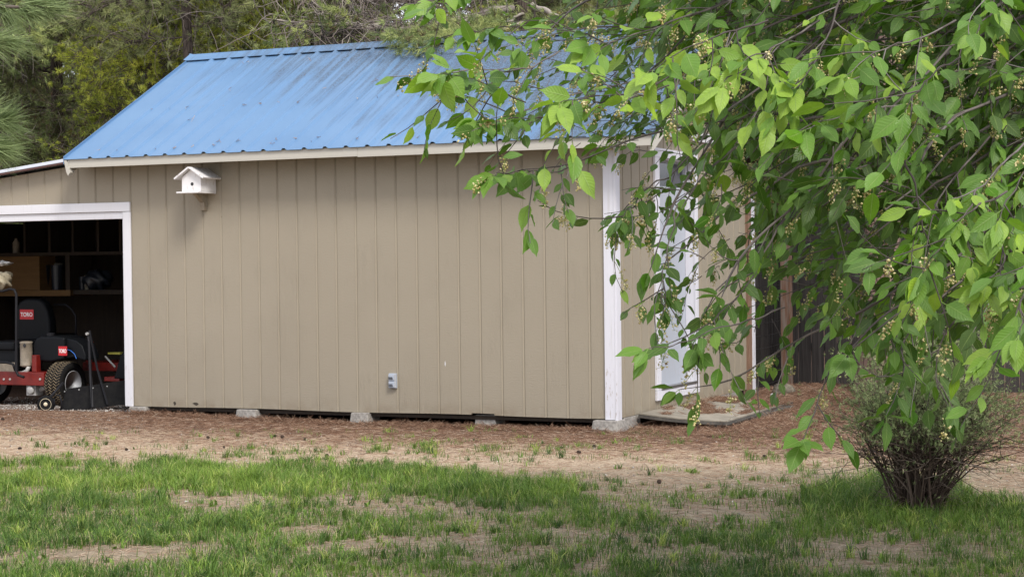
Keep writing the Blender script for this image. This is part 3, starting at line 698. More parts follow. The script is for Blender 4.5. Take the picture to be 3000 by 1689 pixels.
# seat
sy = 1.0
extr('seat_back', [(42, 1000), (46, 900), (54, 882), (75, 873), (112, 874), (126, 884), (136, 905), (143, 935), (146, 975), (138, 1000)][::-1], sy, .13, M['plastic'], bevel=.035)
P0 = pt(95, 985, sy); seg('seat_cushion', [((P0[0]-.24, sy+.05, P0[2]-.10), (P0[0]+.22, sy+.5, P0[2]+.02))], M['plastic'], bevel=.04)
def logo(px0, py0, px1, py1, Y, name, reg):
    a = pt(px0, py1, Y); b = pt(px1, py0, Y); L = thing_child(name)
    mb = MB(); mb.box((a[0], Y, a[2]), (b[0], Y+.004, b[2])); mb.build('badge', M['logo_red'], MX, bevel=.004)
    cu = bpy.data.curves.new('t', 'FONT'); cu.body = 'TORO'; cu.size = 1; cu.align_x = 'CENTER'; cu.align_y = 'CENTER'; cu.offset = .018; cu.extrude = .01
    to = bpy.data.objects.new('t', cu); C.objects.link(to); dg = bpy.context.evaluated_depsgraph_get(); me = bpy.data.meshes.new_from_object(to.evaluated_get(dg))
    bpy.data.objects.remove(to)
    co = np.array([v.co[:] for v in me.vertices]); w = co[:, 0].max()-co[:, 0].min(); h = co[:, 1].max()-co[:, 1].min()
    W = (b[0]-a[0])*.86; H = (b[2]-a[2])*.42; cx = (a[0]+b[0])/2; cz = (a[2]+b[2])/2
    mb = MB(); c0 = (co.max(0)+co.min(0))/2
    vs = [(cx+(v[0]-c0[0])/w*W, Y-.001+(.0005 if v[2] > 0 else .0025)*1, cz+(v[1]-c0[1])/h*H) for v in co]
    vs = [(x, Y-.0022 if v[2] > 0 else Y+.001, z) for (x, y, z), v in zip(vs, co)]
    mb.add(vs, [tuple(p.vertices) for p in me.polygons]); mb.build('lettering', M['logo_white'], MX)
def thing_child(n): return None
logo(58, 906, 98, 935, sy-.006, 'logo', True)
logo(171, 1014, 196, 1041, .513, 'logo', False)
# guard tube
mb = MB(); P = [pt(x, y, .36) for x, y in ((-30, 853), (10, 852), (30, 846), (42, 848), (48, 862), (48, 1000), (47, 1085), (53, 1098), (70, 1104))]; mb.tube(P, .014, 10)
P = [pt(x, y, .40) for x, y in ((-30, 1060), (20, 1061), (38, 1066), (45, 1085))]; mb.tube(P, .013, 10); mb.build('guard_bar', M['tube'], MX, smooth=True)
mb = MB(); P = [pt(x, y, 1.25) for x, y in ((158, 892), (192, 892), (208, 903), (222, 925), (223, 990))]; mb.tube(P, .011, 8); mb.build('control_lever', M['tube'], MX, smooth=True)
mb = MB(); mb.tube([pt(151, 918, 1.1), pt(152, 950, 1.1)], .018, 10); mb.tube([pt(110, 938, 1.1), pt(155, 930, 1.15)], .012, 8); mb.build('armrest_bracket', M['tube'], MX)
# deck
def deckbox(px0, py0, px1, py1, Y, th): a = pt(px0, py1, Y); b = pt(px1, py0, Y); return ((a[0], Y, a[2]), (b[0], Y+th, b[2]))
seg('mower_deck', [deckbox(242, 1062, 345, 1085, 1.0, .5), deckbox(250, 1000, 262, 1070, .95, .04), deckbox(240, 1001, 258, 1004, .95, .1)], M['red'], bevel=.01)
seg('deck_plate', [deckbox(305, 1104, 350, 1116, .8, .2)], M['red'], bevel=.005)
extr('chute', [(333, 1108), (352, 1042), (372, 1012), (372, 1110)][::-1], .7, .05, M['plastic'], bevel=.01)
mb = MB(); mb.tube([pt(308, 1043, .9), pt(338, 1075, .9)], .01, 6); mb.build('deck_rod', M['steel'], MX)
seg('yellow_decal', [deckbox(316, 1032, 352, 1037, 1.0, .12)], M['lit_y'])
# bag on guard bar
p = pt(6, 818, .42); lumpy('cloth_bag', (p[0], .42, p[2]+.0), (.10, .10, .085), M['cloth'], 'clear bag of cream cloth resting on the mower guard bar', 'bag', 3, amp=.5)
p = pt(8, 771, .42); lumpy('plastic_sheet', (p[0], .42, p[2]), (.085, .08, .022), M['bag'], 'crumpled grey plastic lying on top of the cream cloth bag', 'plastic', 8, amp=.8, k=3)
# ---- black skirted blade
bl = thing('drag_blade', 'black rubber skirted blade with bolts and a small wheel in the garage doorway', 'blade', (-5.5, .15, .12))
A = pt(172, 1206, .10); B = pt(196, 1138, .16); Cc = pt(372, 1112, .42); D = pt(372, 1184, .36)
mb = MB(); nv = 8; vs = []
for i in range(nv+1):
    t = i/nv; lo = Vector(A).lerp(Vector(D), t); hi = Vector(B).lerp(Vector(Cc), t); lo.z += .004*math.sin(i*2.1)
    vs += [lo, hi, hi+Vector((.0, .02, 0)), lo+Vector((0, .02, 0))]
fs = [(4*i+j, 4*i+(j+1) % 4, 4*i+4+(j+1) % 4, 4*i+4+j) for i in range(nv) for j in range(4)]+[(0, 3, 2, 1), (4*nv, 4*nv+1, 4*nv+2, 4*nv+3)]
mb.add(vs, fs); mb.build('rubber_skirt', M['rubber'], bl)
mb = MB(); hi0, hi1 = Vector(B), Vector(Cc)
mb.tube([hi0+Vector((0, .01, -.01)), hi1+Vector((0, .01, -.01))], .010, 8)
mb.tube([pt(x, y, .09) for x, y in ((160, 1190), (158, 1168), (166, 1156), (176, 1158), (180, 1175), (180, 1200))], .009, 8)
mb.tube([pt(186, 1120, .22), pt(150, 1160, .12), pt(140, 1180, .10)], .014, 8)
mb.build('blade_frame', M['tube'], bl, smooth=True)
for px, py in ((190, 1146), (232, 1141), (262, 1148), (273, 1136), (305, 1143), (314, 1131), (353, 1127)):
    t = (px-196)/176; c = Vector(B).lerp(Vector(Cc), max(t, 0)); p = pt(px, py, c.y-.003); mb = MB(); mb.lathe(tuple(p), (0, -1, 0), [(.008, 0), (.007, .005), (.003, .007)], 8); mb.build('bolt', M['steel'], bl, smooth=True)
mb = MB(); mb.tube([pt(257, 975, .30), pt(261, 1000, .28), pt(265, 1100, .22), pt(271, 1192, .14)], .014, 6); mb.tube([pt(262, 968, .34), pt(285, 1080, .32), pt(316, 1185, .25)], .011, 6); mb.build('lift_arm', M['tube'], bl)
mb = MB(); mb.lathe(tuple(pt(257, 977, .28)), (0, -1, 0), [(.016, 0), (.014, .02)], 8); mb.build('pivot_pin', M['steel'], bl)
wc = pt(135, 1183, .08); wz = wc[2]
swp = bpy.data.objects.new('wheel', None); C.objects.link(swp); swp.parent = bl
mb = MB(); ax = Vector((.45, -1, 0)).normalized(); mb.lathe(tuple(wc), tuple(ax), [(.055, -.02), (.078, -.022), (.086, -.012), (.088, 0), (.086, .012), (.078, .022), (.058, .02)], 30); mb.build('tyre', M['rubber'], swp, smooth=True)
mb = MB(); mb.lathe(tuple(Vector(wc)+ax*.0), tuple(ax), [(.058, .018), (.056, .023), (.05, .016), (.02, .016), (.018, .026), (.008, .028)], 24); mb.build('rim', M['cream'], swp, smooth=True)

# ================================================================== FENCE, POST, ROCK
fn = thing('plank_fence', 'dark weathered vertical plank fence standing behind the shed on the right', 'fence', (2.4, 5.45, .1))
x = -1.6; mb = MB()
while x < 9.5:
    w_ = random.uniform(.13, .15); h = 1.95+random.uniform(-.02, .02); y = 5.45+random.uniform(-.006, .006)
    mb.box((x, y, .08), (x+w_, y+.018, h)); x += w_+random.uniform(.004, .012)
mb.build('planks', M['fence'], fn)
mb = MB(); mb.box((-1.6, 5.48, .5), (9.5, 5.52, .59)); mb.box((-1.6, 5.48, 1.6), (9.5, 5.52, 1.69)); mb.build('rail', M['fence'], fn)
for x in (1.5, 3.9, 6.3, 8.7):
    mb = MB(); mb.box((x, 5.50, .08), (x+.09, 5.6, 1.9)); mb.build('post', M['fence'], fn)
mb = MB(); p = atZ(2303, 1135, .11); mb.box((p[0]-.055, p[1], .06), (p[0]+.03, p[1]+.09, 1.95)); mb.prism([(p[0]+.031, p[1]+.005, .06), (p[0]+.058, p[1]+.005, .06), (p[0]+.058, p[1]+.005, 1.95), (p[0]+.031, p[1]+.005, 1.95)], (0, .08, 0))
props(mb.build('fence_post', M['fence_post'], None, bevel=.004), 'reddish brown and grey wooden post standing in front of the dark fence', 'post')
wf = thing('wire_mesh', 'thin wire mesh hung between the shed corner and the fence post', 'wire fence', (0, 4.4, .1))
A0 = np.array([-.03, 3.93, 0]); A1 = p+np.array([-.06, 0, 0]); acc = Acc(); L = []
for z in np.arange(.2, 1.75, .13): L.append([[A0[0], A0[1], z], [(A0[0]+A1[0])/2, (A0[1]+A1[1])/2, z-.01], [A1[0], A1[1], z]])
for t in np.linspace(.03, .97, 11): q = A0*(1-t)+A1*t; L.append([[q[0], q[1], .13], [q[0]+.005, q[1], .9], [q[0], q[1], 1.76]])
V, q = tubes(np.array(L), .0022, .0022, 3); acc.add(V, q); acc.build('mesh', M['wire'], wf)
b = atZ(2296, 1152, .15); lumpy('boulder', (b[0], b[1], .17), (.12, .10, .085), M['rock'], 'lichen spotted grey rock on the needle mound by the fence', 'rock', 11, amp=.25)
b = atZ(2263, 1165, .14); lumpy('pebble', (b[0], b[1], .17), (.022, .02, .016), M['rim'], 'small white pebble on the needles in front of the rock', 'pebble', 12, amp=.2)
b = atZ(288, 1190, .13)
mb = MB(); mb.box((b[0]-.03, b[1]-.02, .128), (b[0]+.03, b[1]+.02, .15)); props(mb.build('orange_scrap', mat('orange_plastic', (.6, .17, .05), .5), None, bevel=.006), 'small orange scrap lying in the gravel by the garage doorway', 'scrap')

# ================================================================== CONIFERS
def fol(name, a, b, c, trans=.15): return fol_mat(name, [(0, (.15, .085, .05)), (.1, a), (.5, b), (1, c)], .65, trans)
M['nd_dark'] = fol('dark_needles', (.11, .13, .06), (.235, .265, .115), (.46, .48, .20), .32)
M['nd_mid'] = fol('green_needles', (.095, .135, .050), (.210, .265, .092), (.44, .48, .17), .32)
M['nd_yel'] = fol('yellow_green_needles', (.18, .23, .06), (.50, .57, .10), (.88, .85, .18), .48)
M['twig'] = fol_mat('dead_twigs', [(0, (.07, .052, .045)), (.6, (.19, .155, .135)), (1, (.40, .36, .32))], .9, 0)
M['bark'] = bark_mat('pine_bark', (.03, .022, .018), (.10, .075, .06), 9)
M['bark2'] = bark_mat('pink_pine_bark', (.085, .055, .045), (.25, .17, .145), 5)
def tufts(P, D, n, ln, wd, spread=.8, vr=None):
    """needle tufts: P,D (T,3); n needles each"""
    T = len(P); P = np.repeat(P, n, 0); D = np.repeat(D, n, 0)
    d = nrm(D+rng.normal(0, spread, (T*n, 3))); L = np.repeat(ln*(.6+.8*rng.random(T)), n)*(.7+.5*rng.random(T*n))
    s = nrm(np.cross(d, rdir(T*n)))*(wd*(.7+.6*rng.random(T*n)))[:, None]
    base = P+rng.normal(0, ln*.12, (T*n, 3)); tip = base+d*L[:, None]; tip[:, 2] -= L*.12
    V = np.stack([base-s/2, base+s/2, tip], 1).reshape(-1, 3); f = np.arange(len(V)).reshape(-1, 3)
    if vr is None: vr = rng.random(T)
    v = np.clip(np.repeat(vr, n)+rng.normal(0, .14, T*n), 0, 1)
    return V, f, np.repeat(v, 3)
def conifer(label, x, y, h, R, zlo, nl, nt, m, ln=.10, nn=16, wd=.009, dead=200, tr=.14, cat='pine tree', zmax=6.5, trunk_m='bark', name='pine_tree', lean=0, group='trees behind the shed'):
    root = thing(name, label, cat, (x, y, float(gz(x, y))-.05), group)
    z = np.linspace(0, h, 14); P = np.stack([x+lean*z+.06*np.sin(z*.9+x), y+.06*np.cos(z*.7), z+.05], 1)
    V, q = tubes(P[None], np.array([tr]), np.array([tr*.25]), 12); a = Acc(); a.add(V, q); a.build('trunk', M[trunk_m], root, smooth=True)
    # limbs
    zt = zlo+(min(h, zmax+1.5)-zlo)*rng.random(nl)**.9; az = rng.random(nl)*2*np.pi
    Ll = R*(1.05-.75*np.clip((zt-zlo)/(h-zlo), 0, 1)**1.2)*(.6+.5*rng.random(nl))
    t = np.linspace(0, 1, 7)
    dx = np.cos(az)[:, None]; dy = np.sin(az)[:, None]
    cur = rng.normal(0, .18, nl)[:, None]*t**2*Ll[:, None]
    X = x+lean*zt[:, None]+dx*t*Ll[:, None]-dy*cur; Y = y+dy*t*Ll[:, None]+dx*cur
    Zp = zt[:, None]+(-.15*t+.22*t**2*rng.normal(.6, .8, nl)[:, None])*Ll[:, None]+rng.normal(0, .03, (nl, 7))*Ll[:, None]*.5
    limb = np.stack([X, Y, np.maximum(Zp, .25)], -1); ac = Acc(); V, q = tubes(limb, tr*.13, .005, 5); ac.add(V, q, .1)
    # branchlets
    nb = nt//5; li = rng.integers(0, nl, nb); tt = .25+.75*rng.random(nb)**.8; k = np.minimum((tt*6).astype(int), 5); f = (tt*6-k)[:, None]
    st = limb[li, k]*(1-f)+limb[li, k+1]*f; ld = nrm(limb[li, -1]-limb[li, 0]); bd = nrm(ld*.7+rng.normal(0, .6, (nb, 3))); bl_ = .25+.45*rng.random(nb)
    tb = np.linspace(0, 1, 4); bp = st[:, None]+bd[:, None]*(tb[None, :, None]*bl_[:, None, None]); bp[..., 2] += rng.normal(0, .06, (nb, 1))*tb**2; bp += rng.normal(0, .015, bp.shape)
    V, q = tubes(bp, .006, .002, 3); ac.add(V, q, np.repeat(rng.random(nb)*.5, 12))
    # dead twigs, grey, curly, low inside the crown
    if dead:
        li = rng.integers(0, nl, dead); k = rng.integers(1, 6, dead); st = limb[li, k]; n_ = 7
        d0 = nrm(rng.normal(0, 1, (dead, 3))+nrm(limb[li, -1]-limb[li, 0])*.6); pts = [st]; cl = .07+.07*rng.random(dead)
        bend = rng.normal(0, .35, (dead, 3)); bend[:, 2] -= .12
        for i in range(n_-1):
            d0 = nrm(d0+bend+rng.normal(0, .25, (dead, 3))); pts.append(pts[-1]+d0*cl[:, None])
        V, q = tubes(np.stack(pts, 1), .0055, .0025, 3); ac.add(V, q, np.repeat(.30+.6*rng.random(dead), n_*3))
    ac.build('branches', M['twig'], root)
    tp = 1.0; ti = rng.integers(0, nb, nt); tf = rng.random(nt)**.5; k = np.minimum((tf*3).astype(int), 2); f = (tf*3-k)[:, None]
    P = bp[ti, k]*(1-f)+bp[ti, k+1]*f; D = nrm(bd[ti]*.8+rng.normal(0, .4, (nt, 3))+np.array([0, 0, .3]))
    clump = vnoise(P[:, 0]*1.6+50, P[:, 2]*1.6+P[:, 1]+50)
    V, f, v = tufts(P, D, nn, ln, wd, .75, np.clip(.15+.75*clump+rng.normal(0, .12, nt), 0, 1))
    a = Acc(); a.add(V, f, v); a.build('crown', m, root)
    return root
def wx(px, depth): p = CAM+rays(px, 700)*depth; return float(p[0]), float(p[1])
TREES = [
 # px, depth, h, R, zlo, limbs, tufts, mat, ln, dead, trunk, label
 (-120, 23, 9, 2.6, .5, 60, 5200, 'nd_mid', .10, 520, .16, 'dull green pine at the far left behind the lean-to roof', 'nd'),
 (190, 26, 8, 2.6, .4, 60, 5200, 'nd_dark', .09, 620, .14, 'dense grey green juniper left of the blue roof corner', ''),
 (330, 29, 9, 2.8, .4, 60, 5600, 'nd_mid', .09, 420, .15, 'green juniper with pale twigs left of the roof ridge', ''),
 (440, 23.6, 6.2, 1.5, .6, 45, 4600, 'nd_yel', .075, 160, .09, 'bright yellow green conifer glowing behind the left roof slope', ''),
 (690, 24.6, 6.3, 1.6, .8, 50, 4600, 'nd_yel', .085, 160, .12, 'yellow green conifer behind the left end of the roof ridge', ''),
 (560, 22.3, 11, 1.3, 4.2, 40, 2600, 'nd_dark', .10, 520, .085, 'dark trunked pine rising just behind the left end of the ridge cap', ''),
 (860, 25.5, 10, 2.2, 3.3, 50, 4000, 'nd_dark', .10, 700, .15, 'dark pine full of bare grey twigs behind the middle of the ridge', ''),
 (930, 27, 10, 1.9, 2.5, 40, 2600, 'nd_mid', .10, 500, .15, 'green pine behind the long bare limb over the ridge', ''),
 (1330, 33, 8, 1.6, 1.0, 34, 900, 'nd_yel', .09, 260, .12, 'sparse light pine with white sky showing through it', ''),
 (1760, 26, 11, 2.1, 1.5, 55, 4600, 'nd_dark', .10, 500, .18, 'dark pine behind the right end of the roof', ''),
 (2130, 27, 9, 2.8, .8, 50, 4600, 'nd_dark', .10, 320, .16, 'dark pine behind the fence seen through the cherry leaves', ''),
 (2620, 26, 9, 3.0, .8, 50, 5000, 'nd_mid', .10, 320, .16, 'green pine behind the fence on the right', ''),
 (3050, 26, 9, 3.0, .8, 50, 4600, 'nd_dark', .10, 320, .16, 'dark pine at the far right behind the fence', ''),
]
for (px, dp, h, R, zlo, nl, ntf, mm, ln, dead, tr, lab, _) in TREES:
    x, y = wx(px, dp)
    if y < DEP+.6 and x < 1: y = DEP+.8
    conifer(lab, x, y, h, R, zlo, nl, int(ntf*2.9), M[mm], ln=ln*.78, dead=int(dead*1.3), tr=tr, nn=15, wd=.0088)
# far-off wood
N = 30000; px = rng.uniform(-700, 3700, N); dp = rng.uniform(36, 46, N); zz = rng.random(N)**.9*9
P = at(px, np.full(N, 844.), dp); P[:, 2] = zz
gapm = ~((np.abs(px-1270) < 130) & (zz > 6.3)); P = P[gapm]
V, f, v = tufts(P, rdir(len(P)), 9, .42, .07, 1.0, np.clip(fbm(P[:, 0]*.5+80, P[:, 2]*.5+60)*1.5-.3, 0, 1))
a = Acc(); a.add(V, f, v); o = a.build('far_wood', M['nd_mid']); props(o, 'far off green wood closing the view behind the pines', 'wood', kind='stuff')

# trunk in front of the fence at right
p = atZ(2572, 1165, .1)
tk = thing('pine_tree', 'thick pinkish brown pine trunk standing in front of the fence behind the shrub', 'pine tree', (p[0], p[1], .05), 'trees behind the shed')
z = np.linspace(0, 8, 18); a = Acc(); PP = np.stack([p[0]+.03*z, p[1]+0*z, z+.02], 1); rr = np.array([.21]); V, q = tubes(PP[None], rr, np.array([.13]), 20)
V = V.copy(); c = np.repeat(PP, 20, 0); dv = V-c; an = np.arctan2(dv[:, 1], dv[:, 0]); fl = 1+.35*np.exp(-c[:, 2]/.25)+.06*np.sin(an*7+c[:, 2]*2); V = c+dv*fl[:, None]; a.add(V, q); a.build('trunk', M['bark2'], tk, smooth=True)
nb = 26; st = np.stack([np.full(nb, p[0])+.1, np.full(nb, p[1]), 3+3.6*rng.random(nb)], 1); d = rdir(nb); d[:, 2] *= .3; d = nrm(d); L = 1.2+1.2*rng.random(nb); t = np.linspace(0, 1, 6)
bp = st[:, None]+d[:, None]*(t[None, :, None]*L[:, None, None]); bp[..., 2] -= .25*t**2; V, q = tubes(bp, .03, .006, 5); a = Acc(); a.add(V, q, .3); a.build('branches', M['twig'], tk)
T = 1500; ti = rng.integers(0, nb, T); tf = (.35+.65*rng.random(T))*5; k = np.minimum(tf.astype(int), 4); f = (tf-k)[:, None]; P = bp[ti, k]*(1-f)+bp[ti, k+1]*f+rng.normal(0, .16, (T, 3))
V, f, v = tufts(P, nrm(d[ti]+rng.normal(0, .4, (T, 3))), 14, .12, .008); a = Acc(); a.add(V, f, v); a.build('crown', M['nd_dark'], tk)

# pine whose limbs hang over the ridge
root = thing('pine_tree', 'pine with a long bare knotty limb reaching left above the roof ridge', 'pine tree', tuple(np.array([*wx(1545, 20.8), .05])), 'trees behind the shed')
bx, by = wx(1545, 20.8); z = np.linspace(0, 9, 12); a = Acc(); V, q = tubes(np.stack([bx+0*z, by+0*z, z], 1)[None], np.array([.17]), np.array([.08]), 14); a.add(V, q); a.build('trunk', M['bark'], root, smooth=True)
def px3(L, d0, d1=None):
    d1 = d1 or d0; n = len(L); return np.array([at(a, b, d0+(d1-d0)*i/(n-1)) for i, (a, b) in enumerate(L)])
def resample(P, n):
    s = np.concatenate([[0], np.cumsum(np.linalg.norm(np.diff(P, axis=0), axis=1))]); t = np.linspace(0, s[-1], n)
    return np.stack([np.interp(t, s, P[:, i]) for i in range(3)], 1)
LIMBS = [([(1545, 20), (1430, 35), (1370, 50), (1300, 66), (1230, 75), (1150, 78), (1080, 76), (1000, 74), (930, 72), (870, 66), (800, 58)], 20.8, 19.6, .045, .014),
 ([(1545, -20), (1400, 0), (1300, 6), (1200, 2), (1100, 2), (1000, -8), (900, -10)], 20.8, 20.4, .05, .025),
 ([(1400, 45), (1290, 90), (1180, 84), (1080, 78), (1010, 84), (950, 100)], 20.3, 19.8, .018, .008),
 ([(1545, 60), (1480, 85), (1400, 105), (1330, 112), (1250, 120), (1190, 125)], 20.8, 17.6, .022, .006),
 ([(1545, 40), (1490, 60), (1440, 90), (1370, 120), (1300, 128), (1240, 132)], 20.8, 17.3, .016, .005),
 ([(1545, 10), (1620, 40), (1700, 55), (1800, 60)], 20.8, 19, .04, .01),
 ([(1545, -60), (1450, -80), (1250, -60), (1050, -90)], 20.8, 20.0, .05, .02),
 ([(930, 72), (880, 90), (830, 110), (800, 120)], 19.7, 19.5, .008, .003), ([(1060, 76), (1020, 60), (960, 40), (900, 40)], 19.8, 19.6, .008, .003)]
acc = Acc(); lp = []
for L, d0, d1, r0, r1 in LIMBS:
    P = resample(px3(L, d0, d1), 16); P[1:-1] += rng.normal(0, .012, (14, 3)); lp.append(P); V, q = tubes(P[None], np.array([r0]), np.array([r1]), 7); acc.add(V, q, .85)
# knotty dead twigs off these limbs
src = np.concatenate([lp[i][3:] for i in (0, 1, 2, 0, 1, 6, 2)]); nd = 650; st = src[rng.integers(0, len(src), nd)]; d0 = nrm(rng.normal(0, 1, (nd, 3))+np.array([-.3, 0, -.35])); cl = .06+.08*rng.random(nd); bend = rng.normal(0, .3, (nd, 3)); pts = [st]
for i in range(7): d0 = nrm(d0+bend+rng.normal(0, .25, (nd, 3))); pts.append(pts[-1]+d0*cl[:, None])
V, q = tubes(np.stack(pts, 1), .007, .0028, 4); acc.add(V, q, np.repeat(.2+.7*rng.random(nd), 8*4)); acc.build('branches', M['twig'], root)
# needles at the drooping tips over the ridge
P = []; 
for i, n in ((3, 420), (4, 420), (5, 120), (7, 40), (8, 60), (0, 60)):
    L = lp[i]; k = rng.integers(5, 16, n); P.append(L[k]+rng.normal(0, .11, (n, 3))*np.array([1.4, 1, .8]))
P = np.concatenate(P); V, f, v = tufts(P, nrm(np.array([-.5, -.3, .2])+rng.normal(0, .4, P.shape)), 24, .085, .0065, .6); a = Acc(); a.add(V, f, v)
P = np.concatenate([lp[6][rng.integers(2, 16, 120)]+rng.normal(0, .3, (120, 3)), lp[1][rng.integers(2, 16, 50)]+rng.normal(0, .22, (50, 3))+np.array([0, 0, .15])]); V, f, v = tufts(P, rdir(len(P)), 18, .10, .006); a.add(V, f, v)
a.build('crown', M['nd_mid'], root)

# near pine at the left edge with long needles
M['nd_long'] = fol_mat('long_needles', [(0, (.06, .09, .035)), (.5, (.19, .26, .10)), (1, (.38, .46, .21))], .5, .2)
nx, ny_ = wx(-900, 10.5)
root = thing('pine_tree', 'near pine with long brush-like needles poking in at the left edge', 'pine tree', (nx, ny_, .05))
a = Acc(); z = np.linspace(0, 7, 10); V, q = tubes(np.stack([nx+0*z, ny_+0*z, z], 1)[None], np.array([.16]), np.array([.07]), 14); a.add(V, q); a.build('trunk', M['bark'], root, smooth=True)
acc = Acc(); TP = []; TD = []
for L, dd, tips in (
  ([(-900, -200), (-500, -60), (-200, 10), (60, 22), (140, 20)], 10.5, [(140, 20, 1, .05), (60, 26, 1, .15), (90, 5, .9, -.1), (-10, 20, .8, .3), (20, 40, .6, .5), (100, 30, .9, .3)]),
  ([(-900, -50), (-500, 60), (-200, 110), (-60, 122), (12, 122)], 10.2, [(12, 120, 1, .05), (-40, 122, .9, .3), (-20, 118, .8, -.4)]),
  ([(-900, 100), (-500, 260), (-200, 320), (-80, 330), (-15, 352)], 10.0, [(10, 352, .8, -.6), (-10, 352, 1, .0), (-40, 340, .8, -.6), (5, 360, .9, .3)]),
  ([(-900, 150), (-500, 330), (-200, 410), (-80, 425), (-25, 428)], 10.0, [(-12, 428, 1, -.3), (-40, 430, .9, .2), (-20, 440, .9, .1)])):
    P = resample(px3(L, dd), 12); V, q = tubes(P[None], np.array([.035]), np.array([.008]), 7); acc.add(V, q, .3)
    for a_, b_, dx, dy in tips: TP.append(at(a_, b_, dd)); TD.append(RT*dx-UP*dy)
acc.build('branches', M['twig'], root)
TP = np.array(TP); TD = np.array(TD); V, f, v = tufts(np.repeat(TP, 3, 0)+rng.normal(0, .008, (len(TP)*3, 3)), nrm(np.repeat(TD, 3, 0)), 48, .165, .0036, .30, np.clip(rng.normal(.55, .18, len(TP)*3), 0, 1)); a = Acc(); a.add(V, f, v)
P = at(rng.uniform(-1100, -250, 160), rng.uniform(-700, 500, 160), rng.uniform(9.8, 11.5, 160)); V, f, v = tufts(P, rdir(160), 60, .16, .003, .5); a.add(V, f, v); a.build('crown', M['nd_long'], root)

# ================================================================== CHERRY TREE (foreground)
# leaf template
T_ = np.array([0, .09, .22, .39, .56, .73, .86, 1.0]); Wd = np.array([0, .25, .43, .50, .45, .30, .12, 0])
def leaves(P, D, Nn, L, v, fold=.22, curl=.25):
    n = len(P); D = nrm(D); B = nrm(np.cross(Nn, D)); Nn = np.cross(D, B)
    cv = curl*(.4+1.2*rng.random(n)); fo = fold*(rng.random(n)*1.6-.2); wv = .40+.16*rng.random(n); tw = rng.normal(0, .25, n)
    rows = []; uvs = []
    pet = P-D*(.22*L)[:, None]+np.array([0, 0, .0])
    for i, t in enumerate(T_):
        c = P+D*(L*(t-.10*cv*t*t))[:, None]-Nn*(L*cv*t*t*.5)[:, None]
        if 0 < i < 7:
            wgt = (L*Wd[i]*wv)[:, None]; a = tw*t
            Bt = B*np.cos(a)[:, None]+Nn*np.sin(a)[:, None]; Nt = Nn*np.cos(a)[:, None]-B*np.sin(a)[:, None]
            up = Nt*(L*Wd[i]*wv*fo*1.6)[:, None]; rip = Nt*(L*.018*np.sin(i*2.4+v*40))[:, None]
            rows += [c-Bt*wgt+up+rip, c, c+Bt*wgt+up-rip]; uvs += [(-1, t), (0, t), (1, t)]
        else: rows.append(c); uvs.append((0, t))
    s = B*(.0009); rows += [pet-s, pet+s, P+s, P-s]; uvs += [(0, 0)]*4
    V = np.stack(rows, 1); k = V.shape[1]; q = []; tr = []
    # index: 0 ; 1-3,4-6,...16-18 ; 19 ; 20..23
    tr += [(0, 2, 1), (0, 3, 2)]
    for i in range(5):
        a = 1+3*i; b = a+3; q += [(a, a+1, b+1, b), (a+1, a+2, b+2, b+1)]
    tr += [(16, 17, 19), (17, 18, 19)]; q += [(20, 21, 22, 23)]
    off = (np.arange(n)*k)[:, None, None]; uv = np.tile(np.array(uvs, float), (n, 1))
    return V.reshape(-1, 3), [(np.array(q)[None]+off).reshape(-1, 4), (np.array(tr)[None]+off).reshape(-1, 3)], np.repeat(v, k), uv
M['leaf'] = leaf_mat()
M['cherry_bark'] = fol_mat('cherry_bark', [(0, (.035, .028, .026)), (.5, (.105, .088, .082)), (1, (.24, .22, .21))], .8, 0)
M['stalk'] = fol_mat('green_stalk', [(0, (.12, .20, .04)), (1, (.30, .36, .09))], .6, 0)
M['bud'] = fol_mat('blossom', [(0, (.20, .12, .05)), (.4, (.52, .44, .17)), (1, (.85, .78, .48))], .7, .2)
tx, ty = wx(3900, 7.6)
cherry = thing('cherry_tree', 'bird cherry with fresh green leaves and fading yellowish blossom filling the right side', 'cherry tree', (tx, ty, .05))
LV = Acc(); BR = Acc(); ST = Acc(); BD = Acc()
DOWN = np.array([0, 0, -1.])
def put_leaves(P, D, L, v):
    n = len(P); Nn = nrm(np.array([0, 0, .75])-fw*.42+rng.normal(0, .50, (n, 3)))
    V, fs, vv, uv = leaves(P, D, Nn, L, v); LV.add2(V, fs, vv, uv)
def raceme(P, D, L, nb=24, bare=False):
    """flower cluster: curved stalk with small buds"""
    n = len(P); t = np.linspace(0, 1, 6)[None, :, None]; D = nrm(D)
    c = P[:, None]+D[:, None]*t*L[:, None, None]; c[..., 2] -= (.35*L[:, None]*t[..., 0]**2)
    V, q = tubes(c, .0011, .0006, 3); ST.add(V, q, np.repeat(rng.random(n), 18))
    bi = np.repeat(np.arange(n), nb); bt = .35+.65*rng.random(n*nb)**.7; k = np.minimum((bt*5).astype(int), 4); f = (bt*5-k)[:, None]
    s = c[bi, k]*(1-f)+c[bi, k+1]*f; o = rdir(n*nb)*(.006+.012*rng.random(n*nb))[:, None]; e = s+o
    V, q = tubes(np.stack([s, e], 1), .0006, .0005, 3); ST.add(V, q, .6)
    r = .0020+.0026*rng.random(n*nb)
    oc = np.array([(1, 0, 0), (-1, 0, 0), (0, 1, 0), (0, -1, 0), (0, 0, 1), (0, 0, -1)], float)
    V = e[:, None]+(oc[None]+rng.normal(0, .25, (n*nb, 6, 3)))*r[:, None, None]; F_ = np.array([(0, 2, 4), (2, 1, 4), (1, 3, 4), (3, 0, 4), (2, 0, 5), (1, 2, 5), (3, 1, 5), (0, 3, 5)])
    BD.add(V.reshape(-1, 3), (F_[None]+(np.arange(n*nb)*6)[:, None, None]).reshape(-1, 3), np.repeat(np.clip((.15 if bare else .6)+rng.normal(0, .22, n*nb), 0, 1), 6))
